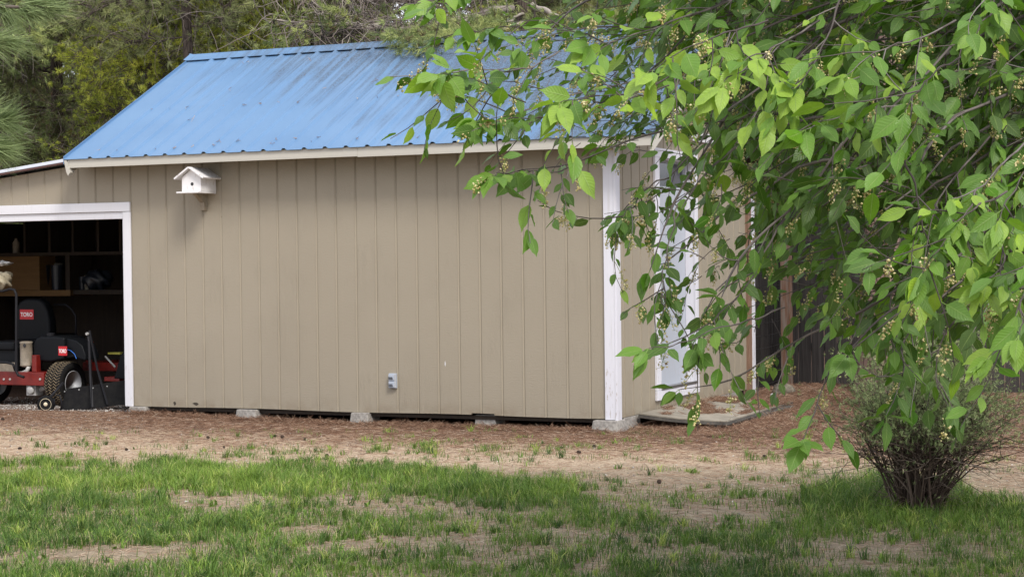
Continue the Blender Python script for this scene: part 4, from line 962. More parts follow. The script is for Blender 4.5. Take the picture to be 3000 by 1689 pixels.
def twig(P0, d, L, nleaf, lsz, vbase, r=.0022, droop=.35, flower=0, tipb=.0):
    """vectorised: grow M twigs with alternate leaves"""
    Mn = len(P0); d = nrm(d); n = 6; pts = [P0]; step = (L/(n-1))[:, None]; dd = d.copy(); wob = rng.normal(0, .12, (Mn, 3))
    for i in range(n-1):
        dd = nrm(dd+wob+rng.normal(0, .08, (Mn, 3))+DOWN*droop*.12); pts.append(pts[-1]+dd*step)
    C_ = np.stack(pts, 1); V, q = tubes(C_, r, r*.45, 4); BR.add(V, q, np.repeat(.2+.6*rng.random(Mn), n*4))
    for j in range(nleaf):
        t = .18+.82*(j+.5*rng.random(Mn))/nleaf; t = np.minimum(t, 1); k = np.minimum((t*(n-1)).astype(int), n-2); f = (t*(n-1)-k)[:, None]; idx = np.arange(Mn)
        p = C_[idx, k]*(1-f)+C_[idx, k+1]*f; tg = nrm(C_[idx, k+1]-C_[idx, k]); sd = nrm(np.cross(tg, np.array([0, 0, 1.])))*(1 if j % 2 else -1)
        D = nrm(tg*(.55+.5*t[:, None])+sd*(.85*(1.2-t[:, None]))+DOWN*(.10+.45*rng.random((Mn, 1)))+rng.normal(0, .25, (Mn, 3)))
        Lf = lsz*(.42+.75*rng.random(Mn)**.8); keep = rng.random(Mn) > .06
        vv = np.clip(vbase+rng.normal(0, .24, Mn)+tipb*t**3, 0, 1)
        put_leaves((p+D*(.22*Lf)[:, None])[keep], D[keep], Lf[keep], vv[keep])
    if flower > 0:
        m = rng.random(Mn) < flower; p = C_[m, 3]; 
        if m.any(): raceme(p, nrm(nrm(C_[m, 4]-C_[m, 3])+DOWN*.5+rng.normal(0, .4, (m.sum(), 3))), .045+.04*rng.random(m.sum()))
    return C_
# traced branches: (pixels, depth start, depth end, r0, r1, leaf length, brightness, side twigs, flower)
B = [
 ([(3400, 150), (3150, 215), (3000, 258), (2890, 295), (2800, 340), (2750, 395), (2699, 473)], 5.6, 5.0, .010, .005, .075, .55, 4, .4),
 ([(3300, -100), (3100, 40), (3000, 104), (2911, 188), (2853, 285)], 5.9, 5.4, .008, .004, .075, .5, 4, .3),
 ([(3000, -380), (2700, -160), (2560, -60), (2312, 80), (2221, 212), (2124, 333), (2089, 395), (2041, 488), (1985, 560), (1950, 650), (1925, 720), (1905, 790)], 6.4, 5.3, .012, .003, .074, .48, 12, .7),
 ([(3200, 120), (2900, 180), (2720, 262), (2560, 330), (2361, 345), (2240, 386), (2170, 425), (2093, 477), (2020, 560), (1975, 650)], 6.0, 5.6, .009, .003, .072, .42, 10, .5),
 ([(3100, 0), (2850, 120), (2700, 200), (2510, 372), (2419, 488), (2350, 594), (2221, 692), (2153, 774), (2114, 870)], 5.8, 5.2, .009, .0035, .078, .45, 9, .3),
 ([(3300, 350), (3100, 480), (3000, 560), (2860, 700), (2742, 808), (2655, 904), (2560, 970), (2486, 1030)], 5.6, 5.0, .008, .003, .078, .45, 7, .3),
 ([(3100, 600), (2900, 700), (2700, 800), (2550, 900), (2381, 974), (2329, 1005), (2242, 1047), (2187, 1092), (2139, 1117), (2070, 1132), (1990, 1140)], 6.2, 5.4, .008, .002, .068, .4, 7, .5),
 ([(2700, -300), (2400, -60), (2250, 10), (2100, 50), (1990, 82), (1918, 81), (1840, 74), (1748, 70), (1660, 90), (1586, 112), (1528, 135)], 6.2, 5.4, .008, .002, .070, .5, 10, .5),
 ([(2500, -350), (2200, -120), (1950, -60), (1800, -30), (1698, 0), (1656, 43), (1625, 85), (1590, 110), (1545, 150)], 6.6, 5.8, .008, .003, .070, .4, 7, .5),
 ([(2900, -200), (2500, -20), (2250, 80), (2120, 130), (2050, 166), (1973, 220), (1915, 259), (1857, 286), (1741, 278), (1690, 290)], 5.6, 4.9, .007, .002, .080, .70, 6, .6),
 ([(2900, 80), (2500, 130), (2250, 170), (2100, 200), (1930, 225), (1780, 251), (1683, 270), (1586, 313), (1528, 336), (1440, 348)], 6.2, 5.2, .006, .002, .062, .36, 7, .6),
 ([(2800, 270), (2500, 300), (2300, 330), (2088, 363), (1915, 390), (1841, 406), (1760, 444), (1683, 479), (1625, 498), (1540, 502), (1495, 505)], 6.0, 5.1, .007, .002, .066, .42, 5, .7),
 ([(2800, 800), (2620, 900), (2500, 1010), (2430, 1080), (2404, 1170), (2388, 1220), (2365, 1265), (2352, 1288)], 5.2, 4.8, .004, .002, .082, .5, 1, .9),
 ([(2820, 820), (2720, 900), (2660, 980), (2640, 1034), (2636, 1100), (2630, 1160), (2596, 1215)], 5.3, 5.0, .004, .002, .078, .4, 2, .6),
 ([(2950, 800), (2850, 900), (2770, 980), (2742, 1050), (2745, 1130), (2780, 1190)], 5.6, 5.3, .004, .002, .072, .08, 2, .2),
 ([(3200, 600), (3080, 740), (3000, 851), (2964, 938), (2935, 1010), (2905, 1040)], 4.6, 4.3, .004, .002, .080, .7, 4, .1),
 ([(2900, 400), (2728, 605), (2800, 663), (2834, 716), (2850, 770)], 4.9, 4.7, .004, .002, .080, .68, 3, .2),
 ([(2650, 450), (2690, 600), (2718, 697), (2737, 770), (2745, 800)], 4.9, 4.8, .004, .002, .082, .65, 4, .2),
 ([(3100, 500), (2960, 640), (2935, 716), (2935, 784), (2882, 836)], 4.7, 4.5, .004, .002, .080, .75, 4, .2),
 ([(2500, -100), (2450, 20), (2420, 120), (2380, 200), (2330, 260)], 5.2, 4.8, .005, .002, .085, .85, 6, .2),
 ([(2300, -150), (2200, -40), (2080, 30), (1950, 70), (1840, 110), (1740, 130)], 5.5, 5.1, .006, .002, .080, .62, 8, .5),
 ([(2900, -200), (2920, -40), (2900, 40), (2860, 100)], 4.7, 4.5, .005, .002, .085, .7, 4, .2),
 ([(2300, 900), (2200, 940), (2100, 960), (2020, 1000), (1960, 1015), (1900, 1020)], 5.2, 4.9, .003, .0015, .078, .6, 0, .2),
 ([(2300, 640), (2230, 760), (2170, 860), (2100, 930), (2040, 1010)], 5.4, 5.1, .004, .002, .070, .42, 6, .6),
 ([(1960, 520), (1900, 540), (1850, 600), (1820, 640)], 5.6, 5.4, .003, .0015, .066, .35, 5, .7),
 ([(1985, 600), (1960, 720), (1940, 820), (1950, 900)], 5.5, 5.3, .003, .0015, .060, .4, 5, .8),
 ([(1640, 150), (1560, 200), (1480, 210), (1400, 200), (1330, 205)], 5.4, 5.0, .003, .0015, .082, .68, 5, .7),
 ([(1600, 60), (1500, 80), (1430, 85), (1390, 95)], 5.6, 5.4, .003, .0015, .075, .6, 3, .4),
 ([(1540, 300), (1480, 270), (1400, 235), (1330, 225), (1290, 215)], 5.2, 4.9, .003, .0015, .088, .72, 3, .5),
 ([(1700, 330), (1620, 340), (1530, 345), (1460, 350), (1410, 352)], 5.3, 5.0, .003, .0015, .085, .55, 3, .4),
 ([(1700, 490), (1620, 500), (1540, 500), (1470, 508), (1440, 515)], 5.2, 4.9, .003, .0015, .088, .62, 2, .5),
 ([(1960, 250), (1860, 290), (1760, 300), (1700, 290), (1640, 300)], 5.1, 4.8, .003, .0015, .090, .80, 4, .6),
 ([(2250, 60), (2150, 90), (2050, 130), (1960, 170), (1900, 210)], 5.0, 4.7, .004, .0015, .095, .9, 5, .6),
 ([(2400, 60), (2330, 110), (2250, 150), (2180, 200), (2120, 240)], 5.0, 4.7, .004, .0015, .095, .85, 5, .5),
 ([(2800, 60), (2700, 110), (2600, 140), (2520, 180), (2480, 220)], 5.0, 4.7, .004, .0015, .090, .7, 5, .5),
 ([(2700, 300), (2600, 320), (2500, 340), (2420, 350), (2360, 380)], 5.0, 4.7, .004, .0015, .088, .62, 5, .4),
 ([(3000, 420), (2930, 480), (2860, 560), (2820, 640)], 4.8, 4.5, .004, .0015, .080, .62, 4, .7),
 ([(3150, 380), (3060, 420), (2990, 500), (2950, 580), (2930, 640)], 4.5, 4.2, .004, .0015, .080, .66, 4, .5),
 ([(3200, 650), (3100, 700), (3020, 800), (2990, 900), (2985, 980)], 4.3, 4.1, .004, .0015, .082, .70, 3, .4),
 ([(2950, 560), (2860, 600), (2790, 660), (2740, 740), (2700, 800)], 4.6, 4.4, .004, .0015, .080, .62, 4, .5),
 ([(2850, 150), (2760, 200), (2690, 260), (2650, 330)], 4.8, 4.6, .004, .0015, .090, .6, 3, .3),
 ([(1560, -80), (1450, -30), (1330, -20), (1280, 0)], 5.6, 5.4, .004, .0015, .085, .6, 4, .2),
]
for (L, d0, d1, r0, r1, ls, vb, ns, flw) in B:
    small = d1 < 5.2 and ns <= 4
    P = resample(px3(L, d0, d1), 22); P[2:-1] += rng.normal(0, .006, (19, 3))
    for _k in range(2): P[1:-1] = .5*P[1:-1]+.25*(P[:-2]+P[2:]); V, q = tubes(P[None], np.array([r0*(.75 if d0 < 5.25 else .80)]), np.array([r1*.55]), 6); BR.add(V, q, random.uniform(.15, .7))
    # leaves straight on the last third
    tg = nrm(np.diff(P, axis=0)); n0 = 8 if small else 12
    for i in range(n0, 22):
        for rep in range(1):
            sgn = 1 if (i+rep) % 2 else -1; t = tg[min(i, 20)]; sd = nrm(np.cross(t, [0, 0, 1.]))*sgn
            if i < 21 and random.random() < (.25 if small else .35): continue
            D = nrm(t*(.6 if i < 20 else 1.1)+sd*(.8 if i < 20 else .25)+DOWN*.5+rng.normal(0, .2, 3)); Lf = ls*random.uniform(.75, 1.15)
            put_leaves((P[i]+D*.22*Lf)[None], D[None], np.array([Lf]), np.array([np.clip(vb+rng.normal(0, .14)+(.12 if i > 18 else 0), 0, 1)]))
    # end rosette
    for a in range(3):
        D = nrm(tg[-1]*.8+rng.normal(0, .45, 3)+DOWN*.35); Lf = ls*random.uniform(.8, 1.2); put_leaves((P[-1]+D*.22*Lf)[None], D[None], np.array([Lf]), np.array([min(1, vb+.15)]))
    # side twigs
    if ns:
        ii = rng.integers(5, 21, ns); sg_ = np.where(rng.random(ns) < .5, 1, -1)[:, None]; t = tg[np.minimum(ii, 20)]; sd = np.cross(t, fw)*sg_
        dd = nrm(t*.9+nrm(sd)*.7+DOWN*.35+rng.normal(0, .25, (ns, 3)))
        twig(P[ii], dd, .14+.16*rng.random(ns), 5, ls*.92, vb, flower=flw, tipb=.12)
        m = max(1, int(ns*flw*.9)); ii = rng.integers(7, 22, m); raceme(P[ii], nrm(tg[np.minimum(ii, 20)]+DOWN*.6+rng.normal(0, .5, (m, 3))), .045+.045*rng.random(m), bare=False)
# dense crown mass, sampled by where twigs hang (polygon traced on the photo, at real depths)
POLY = [(1790, -900), (1740, 20), (1790, 120), (1850, 200), (1900, 300), (1960, 400), (2010, 480), (2060, 560), (2140, 660), (2190, 780), (2290, 930), (2430, 1010), (2640, 1070), (2850, 1050), (3000, 980), (3900, 980), (3900, -900)]
def inpoly(x, y, poly):
    c = np.zeros(len(x), bool); j = len(poly)-1
    for i in range(len(poly)):
        xi, yi = poly[i]; xj, yj = poly[j]
        m = ((yi > y) != (yj > y)) & (x < (xj-xi)*(y-yi)/((yj-yi)+1e-9)+xi); c ^= m; j = i
    return c
N = 5300; X = rng.uniform(1750, 3900, N); Y = rng.uniform(-1000, 1050, N); ok = inpoly(X-np.where(Y < 520, 105, 55), Y+np.where(X < 2700, 95, 130), POLY)
ok &= ~((Y > 560) & (X < 2750) & (rng.random(N) < .22)); 
X = X[ok]; Y = Y[ok]; D0 = rng.uniform(5.2, 8.6, len(X)); P0 = at(X, Y, D0)
sunny = .20*np.exp(-(((X-2330)/330)**2+((Y+40)/200)**2))+.16*np.exp(-(((X-3000)/260)**2+((Y-600)/220)**2))  # sunlit parts of the crown, painted in as lighter leaf colour
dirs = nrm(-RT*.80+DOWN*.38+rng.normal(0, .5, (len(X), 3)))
vb = np.clip(.29+.24*(fbm(X/260., Y/260.)-.5)*2-.06*(D0-5.2)+sunny*np.clip(7-D0, 0, 1), .02, .95)  # leaves deeper in are coloured darker for the shade inside the crown
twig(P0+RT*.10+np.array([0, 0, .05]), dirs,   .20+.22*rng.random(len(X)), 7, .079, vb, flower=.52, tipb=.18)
# thinner, smaller-leaved twigs further back over the roof
PB = [(1560, 90), (1700, 20), (1900, 60), (2060, 420), (1900, 470), (1700, 420), (1620, 330), (1560, 200)]
X = rng.uniform(1450, 2100, 140); Y = rng.uniform(0, 480, 140); ok = inpoly(X, Y, PB); X = X[ok]; Y = Y[ok]
twig(at(X, Y, rng.uniform(6.2, 8.2, len(X))), nrm(-RT*.8+DOWN*.25+rng.normal(0, .5, (len(X), 3))), .16+.2*rng.random(len(X)), 6, .058, np.full(len(X), .30), r=.0018, flower=.5, tipb=.1)
# small leafed sprays hanging in front of the end wall and door
PD = [(1870, 380), (2080, 380), (2200, 560), (2240, 900), (2330, 1000), (2200, 1040), (2060, 960), (1950, 800), (1880, 600)]
X = rng.uniform(1850, 2350, 230); Y = rng.uniform(380, 1040, 230); ok = inpoly(X, Y, PD); X = X[ok][:36]; Y = Y[ok][:36]
twig(at(X, Y, rng.uniform(5.4, 7.4, len(X))), nrm(-RT*.55+DOWN*.35+rng.normal(0, .5, (len(X), 3))), .12+.16*rng.random(len(X)), 5, .064, np.full(len(X), .34), r=.0018, flower=.55, tipb=.15)
# medium branches inside the mass
nb = 46; sx = rng.uniform(2500, 3700, nb); sy_ = rng.uniform(-700, 500, nb); dd = rng.uniform(5.6, 7.8, nb); A_ = at(sx, sy_, dd); ln = rng.uniform(450, 900, nb)
E_ = at(sx-ln*.85, sy_+ln*rng.uniform(.25, .75, nb), dd-rng.uniform(0, .5, nb)); t = np.linspace(0, 1, 8)[None, :, None]; Cn = A_[:, None]*(1-t)+E_[:, None]*t; Cn[..., 2] += .12*np.sin(np.pi*t[..., 0]); Cn += rng.normal(0, .012, Cn.shape)
V, q = tubes(Cn, .007, .0025, 5); BR.add(V, q, np.repeat(.1+.6*rng.random(nb), 40))
# main limbs to the trunk
tp = np.array([tx, ty, 1.2]); 
for (a_, b_, d_) in ((3100, 0, 5.9), (3300, 350, 5.7), (3400, 150, 5.8), (3000, -380, 6.4), (2700, -300, 6.3), (3200, 120, 6.0), (3100, 600, 6.2), (2900, -200, 5.8)):
    e = at(a_, b_, d_); t = np.linspace(0, 1, 10)[:, None]; c = tp*(1-t)+e*t; c[:, 2] += .5*np.sin(np.pi*t[:, 0]); V, q = tubes(c[None], np.array([.05]), np.array([.012]), 8); BR.add(V, q, .4)
a = Acc(); z = np.linspace(0, 3.4, 9); V, q = tubes(np.stack([tx+.03*np.sin(z*2), ty+.02*z, z], 1)[None], np.array([.12]), np.array([.06]), 12); a.add(V, q, .4); a.build('trunk', M['cherry_bark'], cherry, smooth=True)
BR.build('branches', M['cherry_bark'], cherry, smooth=True)
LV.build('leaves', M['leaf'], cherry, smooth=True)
ST.build('flower_stalks', M['stalk'], cherry)
BD.build('blossoms', M['bud'], cherry)

# ================================================================== SHRUB
bp0 = atZ(2690, 1492, .1); sb = thing('juniper_shrub', 'scraggly dark stemmed shrub with feathery grey green tops on the lawn edge', 'shrub', (bp0[0], bp0[1], .08))
M['sh_stem'] = fol_mat('shrub_stems', [(0, (.035, .023, .018)), (.6, (.12, .085, .066)), (1, (.27, .22, .18))], .9, 0)
M['sh_leaf'] = fol_mat('shrub_leaves', [(0, (.11, .15, .06)), (.5, (.25, .32, .13)), (1, (.46, .53, .25))], .7, .2)
ns = 120; an = rng.random(ns)*2*np.pi; rr = .125*np.sqrt(rng.random(ns)); base = np.stack([bp0[0]+rr*np.cos(an), bp0[1]+rr*np.sin(an), np.full(ns, .08)], 1)
out = np.stack([np.cos(an), np.sin(an), 0*an], 1)*(.02+.26*rng.random(ns)**1.4)[:, None]; d = nrm(out+np.array([0, 0, 1.])+RT*(.30*rng.random((ns, 1))-.02)+rng.normal(0, .10, (ns, 3))); L = .34+.34*rng.random(ns); pts = [base]
for i in range(8): d = nrm(d+out*.06+rng.normal(0, .15, (ns, 3))+np.array([0, 0, .06])); pts.append(pts[-1]+d*(L/8)[:, None])
S_ = np.stack(pts, 1); a = Acc(); V, q = tubes(S_, .008*(.5+.8*rng.random(ns)), .002, 4); a.add(V, q, np.repeat(rng.random(ns)*.7, 36))
# long side branch leaning right and left
nb = 1100; si = rng.integers(0, ns, nb); k = rng.choice([5, 6, 6, 7, 7, 8, 8, 8, 8], nb); st = S_[si, k]; d = nrm(nrm(S_[si, 8]-S_[si, 4])*.4+rng.normal(0, .75, (nb, 3))*np.array([1, 1, .55])+RT*.22+np.array([0, 0, .22])); bl_ = (.12+.46*rng.random(nb)**1.4)*np.where(k < 6, .55, 1); pts = [st]
for i in range(5): d = nrm(d+rng.normal(0, .16, (nb, 3))); pts.append(pts[-1]+d*(bl_/5)[:, None])
T2 = np.stack(pts, 1); V, q = tubes(T2, .0026, .001, 3); a.add(V, q, np.repeat(rng.random(nb), 18))
nt_ = 110; th = rng.random(nt_)*6.28; b2 = np.stack([bp0[0]+.13*np.cos(th), bp0[1]+.13*np.sin(th), rng.uniform(.08, .3, nt_)], 1); d = nrm(np.stack([np.cos(th), np.sin(th), rng.normal(.2, .5, nt_)], 1)); pts = [b2]
for i in range(5): d = nrm(d+rng.normal(0, .3, (nt_, 3))); pts.append(pts[-1]+d*.035)
V, q = tubes(np.stack(pts, 1), .0018, .0008, 3); a.add(V, q, np.repeat(.5+.5*rng.random(nt_), 18)); a.build('stems', M['sh_stem'], sb)
NT = 24000; ti = rng.integers(0, nb, NT); k = rng.integers(1, 6, NT); P = T2[ti, k]+rng.normal(0, .022, (NT, 3)); keep = rng.random(NT) < np.clip((P[:, 2]-.44)/.22, .05, 1)*np.clip(.35+1.3*(vnoise(P[:, 0]*7, P[:, 2]*7+P[:, 1]*7)-.25), .1, 1); P = P[keep]
V, f, v = tufts(P, rdir(len(P)), 8, .021, .0034, .8); a = Acc(); a.add(V, f, v); a.build('foliage', M['sh_leaf'], sb)

# small dim leafy shrub between trunk and right edge behind
c = atZ(2790, 1165, .1); s2 = thing('leafy_bush', 'loose light green bush in front of the dark fence on the right', 'bush', (c[0], c[1]-1.5, .08))
ns = 70; base = np.repeat(np.array([[c[0], c[1]-1.5, .08]]), ns, 0)+rng.normal(0, .12, (ns, 3))*np.array([1, 1, 0]); d = nrm(rng.normal(0, .38, (ns, 3))+np.array([0, 0, 1.])); pts = [base]; L = .5+.5*rng.random(ns)
for i in range(6): d = nrm(d+rng.normal(0, .12, (ns, 3))); pts.append(pts[-1]+d*(L/6)[:, None])
S2 = np.stack(pts, 1); a = Acc(); V, q = tubes(S2, .005, .0015, 4); a.add(V, q, np.repeat(rng.random(ns)*.6, 28)); a.build('stems', M['sh_stem'], s2)
T = 4200; P = S2[rng.integers(0, ns, T), rng.integers(2, 7, T)]+rng.normal(0, .05, (T, 3)); V, f, v = tufts(P, rdir(T), 6, .035, .008, .9); a = Acc(); a.add(V, f, v); a.build('foliage', M['sh_leaf'], s2)

# ================================================================== GRASS
M['grass'] = fol_mat('grass_blades', [(0, (.042, .092, .022)), (.45, (.125, .225, .034)), (.8, (.28, .41, .062)), (.92, (.40, .46, .11)), (1, (.50, .43, .24))], .55, .28)
EDGE = [(-200, 1375), (0, 1369), (116, 1352), (350, 1350), (700, 1352), (900, 1350), (1165, 1360), (1400, 1375), (1500, 1392), (1700, 1408), (1907, 1424), (2100, 1450), (2250, 1462), (2431, 1432), (2606, 1405), (2839, 1440), (3000, 1462), (3300, 1470)]
BARE = [(385, 1452, 110, 12), (626, 1473, 130, 22), (290, 1636, 100, 26), (520, 1620, 130, 26), (1150, 1493, 230, 26), (1210, 1604, 175, 40), (1689, 1566, 110, 14), (1558, 1618, 60, 14), (2097, 1505, 170, 20), (2540, 1612, 180, 46), (1740, 1668, 50, 24), (120, 1440, 80, 10), (900, 1560, 90, 12), (1400, 1545, 90, 12)]
def lawn(px, py, x, y):
    e = np.interp(px, [a for a, b in EDGE], [b for a, b in EDGE]); n1 = fbm(x*2.1+30, y*2.1+11, 4); n2 = fbm(x*6+3, y*6+77, 3)
    d = np.clip((py-e+(n2-.5)*70+(n1-.5)*60)/22, 0, 1)
    band = (py > e) & (py < e+85) & (px < 1650)                                 # lush strip along the lawn edge
    dens = np.where(band, .62+1.0*(n1-.35)+.9*(n2-.5), .46+1.3*(n1-.42)+.7*(n2-.5))
    dens = np.where((px > 2300) & (py < 1560), np.maximum(dens, .8), dens)
    dens = np.where((px > 1750) & (px < 2350) & (py > e) & (py < e+90), dens*.32, dens)
    for bx_, by_, rx, ry in BARE:
        q = ((px-bx_)/rx)**2+((py-by_)/ry)**2; dens = dens*np.clip((q-1+(n2-.5)*4.5+(n1-.5)*3)/2.4+.40, .24, 1)
    spx = np.clip(1-np.abs(py-1318+.012*np.abs(px-1200)*0)/34, 0, 1)*np.clip(1-np.abs(px-1250)/620, 0, 1)*np.clip((n2-.50)*9, 0, 1)*.55
    spl = np.clip((n2-.60)*9, 0, 1)*(py > 1262)*.22
    return np.maximum(d*np.clip(dens, .03, 1.1), np.maximum(spx, spl)*(py <= e+10))
NC = 620000; gx_ = rng.uniform(-6.8, 5.2, NC); gy_ = rng.uniform(-8.2, 1.0, NC); gzv = gz(gx_, gy_); PX, PY, _d = proj(np.stack([gx_, gy_, gzv], 1))
vis = (PX > -150) & (PX < 3150) & (PY < 1780) & (PY > 1240); gx_, gy_, gzv, PX, PY = [a[vis] for a in (gx_, gy_, gzv, PX, PY)]
den = lawn(PX, PY, gx_, gy_); keep = rng.random(len(den)) < den*.93; gx_, gy_, gzv, PX, PY, den = [a[keep] for a in (gx_, gy_, gzv, PX, PY, den)]
def blades(x, y, z, h, w, lean, v, acc):
    n = len(x); an = rng.random(n)*2*np.pi; d = np.stack([np.cos(an), np.sin(an), 0*an], 1); s = np.stack([-np.sin(an+.9*rng.normal(size=n)), np.cos(an), 0*an], 1); s = nrm(s)*w[:, None]
    p0 = np.stack([x, y, z-.004], 1); up = np.array([0, 0, 1.]); p1 = p0+up*(h*.55)[:, None]+d*(h*lean*.3)[:, None]; p2 = p0+up*(h*(1-.25*lean))[:, None]+d*(h*lean)[:, None]
    V = np.stack([p0-s, p0+s, p1+s*.8, p1-s*.8, p2], 1).reshape(-1, 3); o = np.arange(n)*5
    acc.add2(V, [np.stack([o, o+1, o+2, o+3], 1), np.stack([o+3, o+2, o+4], 1)], np.repeat(v, 5))
n = len(gx_); hn = fbm(gx_*3+5, gy_*3+9, 3); tall = np.exp(-(((PX-2560)/260)**2+((PY-1450)/60)**2))
h = (.030+.055*hn*den+.02*rng.random(n)+.05*tall)*(.7+.6*rng.random(n)); bandb = np.clip(1-np.abs(PY-1420)/70, 0, 1)*(PX < 1700); h = h*(1+.35*bandb)
v = np.clip(.34+.55*(fbm(gx_*1.3, gy_*1.3, 3)-.5)+.20*bandb+rng.normal(0, .14, n), 0, .88); dry = rng.random(n) < .09; v[dry] = .95+.05*rng.random(dry.sum())
ga = Acc(); blades(gx_, gy_, gzv, h, .0010+.0012*rng.random(n), .15+.75*rng.random(n), v, ga)
# clumps of longer arching blades
nc = 2600; ci = rng.integers(0, n, nc); kk = 16; cx_ = np.repeat(gx_[ci], kk)+rng.normal(0, .011, nc*kk); cy_ = np.repeat(gy_[ci], kk)+rng.normal(0, .011, nc*kk); hc = np.repeat(h[ci]*(.9+.7*rng.random(nc))+.008, kk)*(.55+.6*rng.random(nc*kk))
blades(cx_, cy_, gz(cx_, cy_), hc, .0012+.0016*rng.random(nc*kk), .3+1.1*rng.random(nc*kk), np.clip(np.repeat(v[ci]+rng.normal(0, .16, nc), kk)+rng.normal(0, .08, nc*kk), 0, .9), ga)
# small broad leaves (clover, dandelion) among the grass
nb = 3500; ii = rng.integers(0, n, nb); w_ = ((PX[ii] < 1300) & (PY[ii] > 1400)) | (rng.random(nb) < .3); ii = ii[w_]; nb = len(ii)
blades(gx_[ii], gy_[ii], gzv[ii], .03+.03*rng.random(nb), .004+.006*rng.random(nb), .6+.8*rng.random(nb), np.clip(.45+rng.normal(0, .15, nb), 0, .8), ga)
o = ga.build('grass', M['grass']); props(o, 'patchy green lawn grass in front of the bare dirt', 'grass', kind='stuff')

# ================================================================== LITTER, GRAVEL, CONES
la = Acc(); N = 430000; x = rng.uniform(-7.2, 5.4, N); y = rng.uniform(-8, 5.2, N); zz = gz(x, y); PX, PY, _d = proj(np.stack([x, y, zz], 1)); vis = (PX > -100) & (PX < 3100) & (PY < 1760) & ((y < -.02) | (x > .0)); x, y, zz, PX, PY = [a[vis] for a in (x, y, zz, PX, PY)]
nz_ = fbm(x*1.7+7, y*1.7+3, 4); near = np.clip((y-(.06*x)+2.5)/1.9, 0, 1); dn = np.clip(near*(.35+1.1*nz_), .0, 1); dn = np.where(near <= 0, .12+.25*nz_, np.maximum(dn, .2*nz_+.08))
keep = rng.random(len(x)) < dn; x, y, zz, near = [a[keep] for a in (x, y, zz, near)]; n = len(x)
an = rng.random(n)*6.28; ln = (.018+.035*rng.random(n)); d = np.stack([np.cos(an)*ln, np.sin(an)*ln, rng.normal(0, .12, n)*ln], 1); bend = np.stack([-np.sin(an), np.cos(an), 0*an], 1)*(ln*rng.normal(0, .15, n))[:, None]
p = np.stack([x, y, zz+.003+.008*rng.random(n)*near], 1); V, q = tubes(np.stack([p-d, p+bend+np.array([0, 0, .002]), p+d], 1), .0012, .0008, 3)
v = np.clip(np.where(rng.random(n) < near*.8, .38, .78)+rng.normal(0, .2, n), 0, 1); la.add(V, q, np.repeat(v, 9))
# raised untidy bank of needles right under the wall and on the ramp
def heap(xf, yf, zf, n, amp):
    x = xf(n); y = yf(n); z = zf(x, y)+amp*rng.random(n); an = rng.random(n)*6.28; ln = .025+.035*rng.random(n); d = np.stack([np.cos(an)*ln, np.sin(an)*ln, rng.normal(0, .35, n)*ln], 1)
    p = np.stack([x, y, z], 1); V, q = tubes(np.stack([p-d, p, p+d], 1), .0014, .0009, 3); la.add(V, q, np.repeat(np.clip(.42+rng.normal(0, .24, n), 0, 1), 9))
heap(lambda n: rng.uniform(-4.9, .0, n), lambda n: -.02-.22*rng.random(n)**2+.1*rng.random(n), lambda x, y: gz(x, y)+.028*fbm(x*3, y*3, 3)*np.exp(-((y+.05)/.12)**2), 9000, .018)
heap(lambda n: rng.uniform(.02, 1.6, n), lambda n: rng.uniform(-.2, 4.9, n), lambda x, y: gz(x, y)+.01, 9000, .02)
def rampz(x, y):
    u = np.clip((x-.03)/.72, 0, 1); vv = np.clip((y-.5)/2.3, 0, 1); return (.215*(1-u)+.165*u)*(1-vv)+(.20*(1-u)+.155*u)*vv-.012*np.sin(np.pi*u)*(1-vv*.6)+.002
nr = 7000; xr = rng.uniform(.05, .73, nr); yr = rng.uniform(.6, 2.75, nr); m_ = (fbm(xr*5+2, yr*3, 3)+.16*(yr-1.4)+.25*(xr-.35)) > .52; xr, yr = xr[m_], yr[m_]
heap(lambda n: xr, lambda n: yr, rampz, len(xr), .006)
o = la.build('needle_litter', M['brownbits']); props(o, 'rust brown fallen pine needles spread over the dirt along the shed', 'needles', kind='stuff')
# gravel
gr = Acc(); M['gravel'] = fol_mat('gravel_chips', [(0, (.12, .10, .085)), (.6, (.34, .31, .28)), (1, (.72, .70, .66))], .9, 0)
N = 9000; PXr = rng.uniform(-60, 520, N); PYr = 1186+rng.random(N)**1.5*75; keep = rng.random(N) < np.clip(1.1-(PXr-180)/350, .05, 1)*np.clip(1.3-(PYr-1186)/60, .05, 1)
P = np.array([atZ(a, b, .125) for a, b in zip(PXr[keep], PYr[keep])]); e = np.stack([rng.uniform(-6.5, 4.5, 2500), rng.uniform(-5, 1, 2500), np.zeros(2500)], 1); inn = np.stack([rng.uniform(-8.5, -5, 2500), rng.uniform(0, 1.5, 2500), np.zeros(2500)], 1); P = np.concatenate([P, e, inn]); P[:, 2] = gz(P[:, 0], P[:, 1])+.002
n = len(P); r = .003+.007*rng.random(n)**2; oc = np.array([(1, 0, 0), (-1, 0, 0), (0, 1, 0), (0, -1, 0), (0, 0, .7), (0, 0, -.7)], float); F_ = np.array([(0, 2, 4), (2, 1, 4), (1, 3, 4), (3, 0, 4), (2, 0, 5), (1, 2, 5), (3, 1, 5), (0, 3, 5)])
V = P[:, None]+(oc[None]+rng.normal(0, .3, (n, 6, 3)))*r[:, None, None]; gr.add(V.reshape(-1, 3), (F_[None]+(np.arange(n)*6)[:, None, None]).reshape(-1, 3), np.repeat(rng.random(n), 6))
o = gr.build('gravel', M['gravel']); props(o, 'pale gravel chips scattered at the garage doorway', 'gravel', kind='stuff')
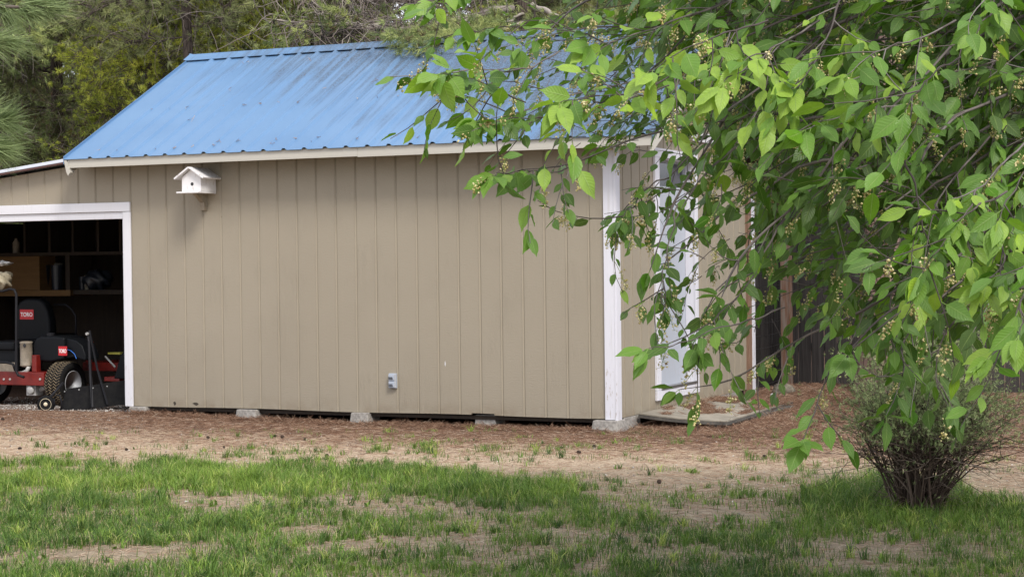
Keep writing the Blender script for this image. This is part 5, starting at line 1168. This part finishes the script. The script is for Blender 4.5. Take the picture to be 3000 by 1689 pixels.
# cones
M['cone'] = mat('cone_brown', (.075, .052, .040), .95)
mb = MB(); ga_ = 2.39996
for i in range(46):
    t = i/46; zc_ = -.032+.064*t; r0 = .026*math.sin(math.pi*(.12+.8*t))**.7; a = i*ga_; d = Vector((math.cos(a), math.sin(a), .35)); s = Vector((-math.sin(a), math.cos(a), 0))
    c = Vector((0, 0, zc_)); e = c+d*r0*1.15; mb.add([c+s*.004, c-s*.004, e-s*.008, e+s*.008, c+Vector((0, 0, .006)), e+Vector((0, 0, .005))], [(0, 1, 2, 3), (0, 4, 5, 3), (1, 2, 5, 4), (0, 1, 4), (3, 5, 2)])
cone0 = mb.build('pine_cone', M['cone'], None)
mm_ = cone0.data; 
CON = [(12, 1236, 'at the left edge of the dirt below the garage gravel'), (606, 1278, 'on the dirt below the second concrete block'), (655, 1303, 'on the dirt lying lower right of the cone below the second block'),
 (800, 1272, 'left one of a close pair on the dirt below the shed wall'), (832, 1274, 'right one of a close pair on the dirt below the shed wall'), (895, 1282, 'on the litter just right of the close pair of cones'), (960, 1325, 'nearest the lawn strip below the middle block'),
 (1388, 1284, 'in the litter below the notched siding'), (375, 1315, 'close to the lawn below the white garage jamb'), (1702, 1325, 'on the dirt below the big corner pier block'), (1746, 1308, 'upper one on the dirt below the white corner board'),
 (2142, 1262, 'just in front of the ramp board corner'), (2307, 1222, 'on the red litter right of the ramp board'), (1934, 1412, 'lying at the sparse lawn edge right of centre'), (2247, 1334, 'on open dirt left of the hanging cherry leaves'), (2358, 1426, 'under the lowest hanging cherry leaves near the grass'), (52, 1315, 'near the lawn at the far left')]
for i, (a_, b_, s_) in enumerate(CON):
    p = atZ(a_, b_, .11); o = cone0 if i == 0 else cone0.copy()
    if i: C.objects.link(o)
    k = .30+.24*random.random(); o.scale = (k, k, k); o.location = (p[0], p[1], float(gz(p[0], p[1]))+.015); o.rotation_euler = (1.4+random.uniform(-.4, .4), random.random(), random.random()*6)
    props(o, 'dark pine cone '+s_, 'pine cone', 'fallen pine cones on the dirt')
for o in bpy.data.objects:
    if '_w' in o.keys(): del o['_w']
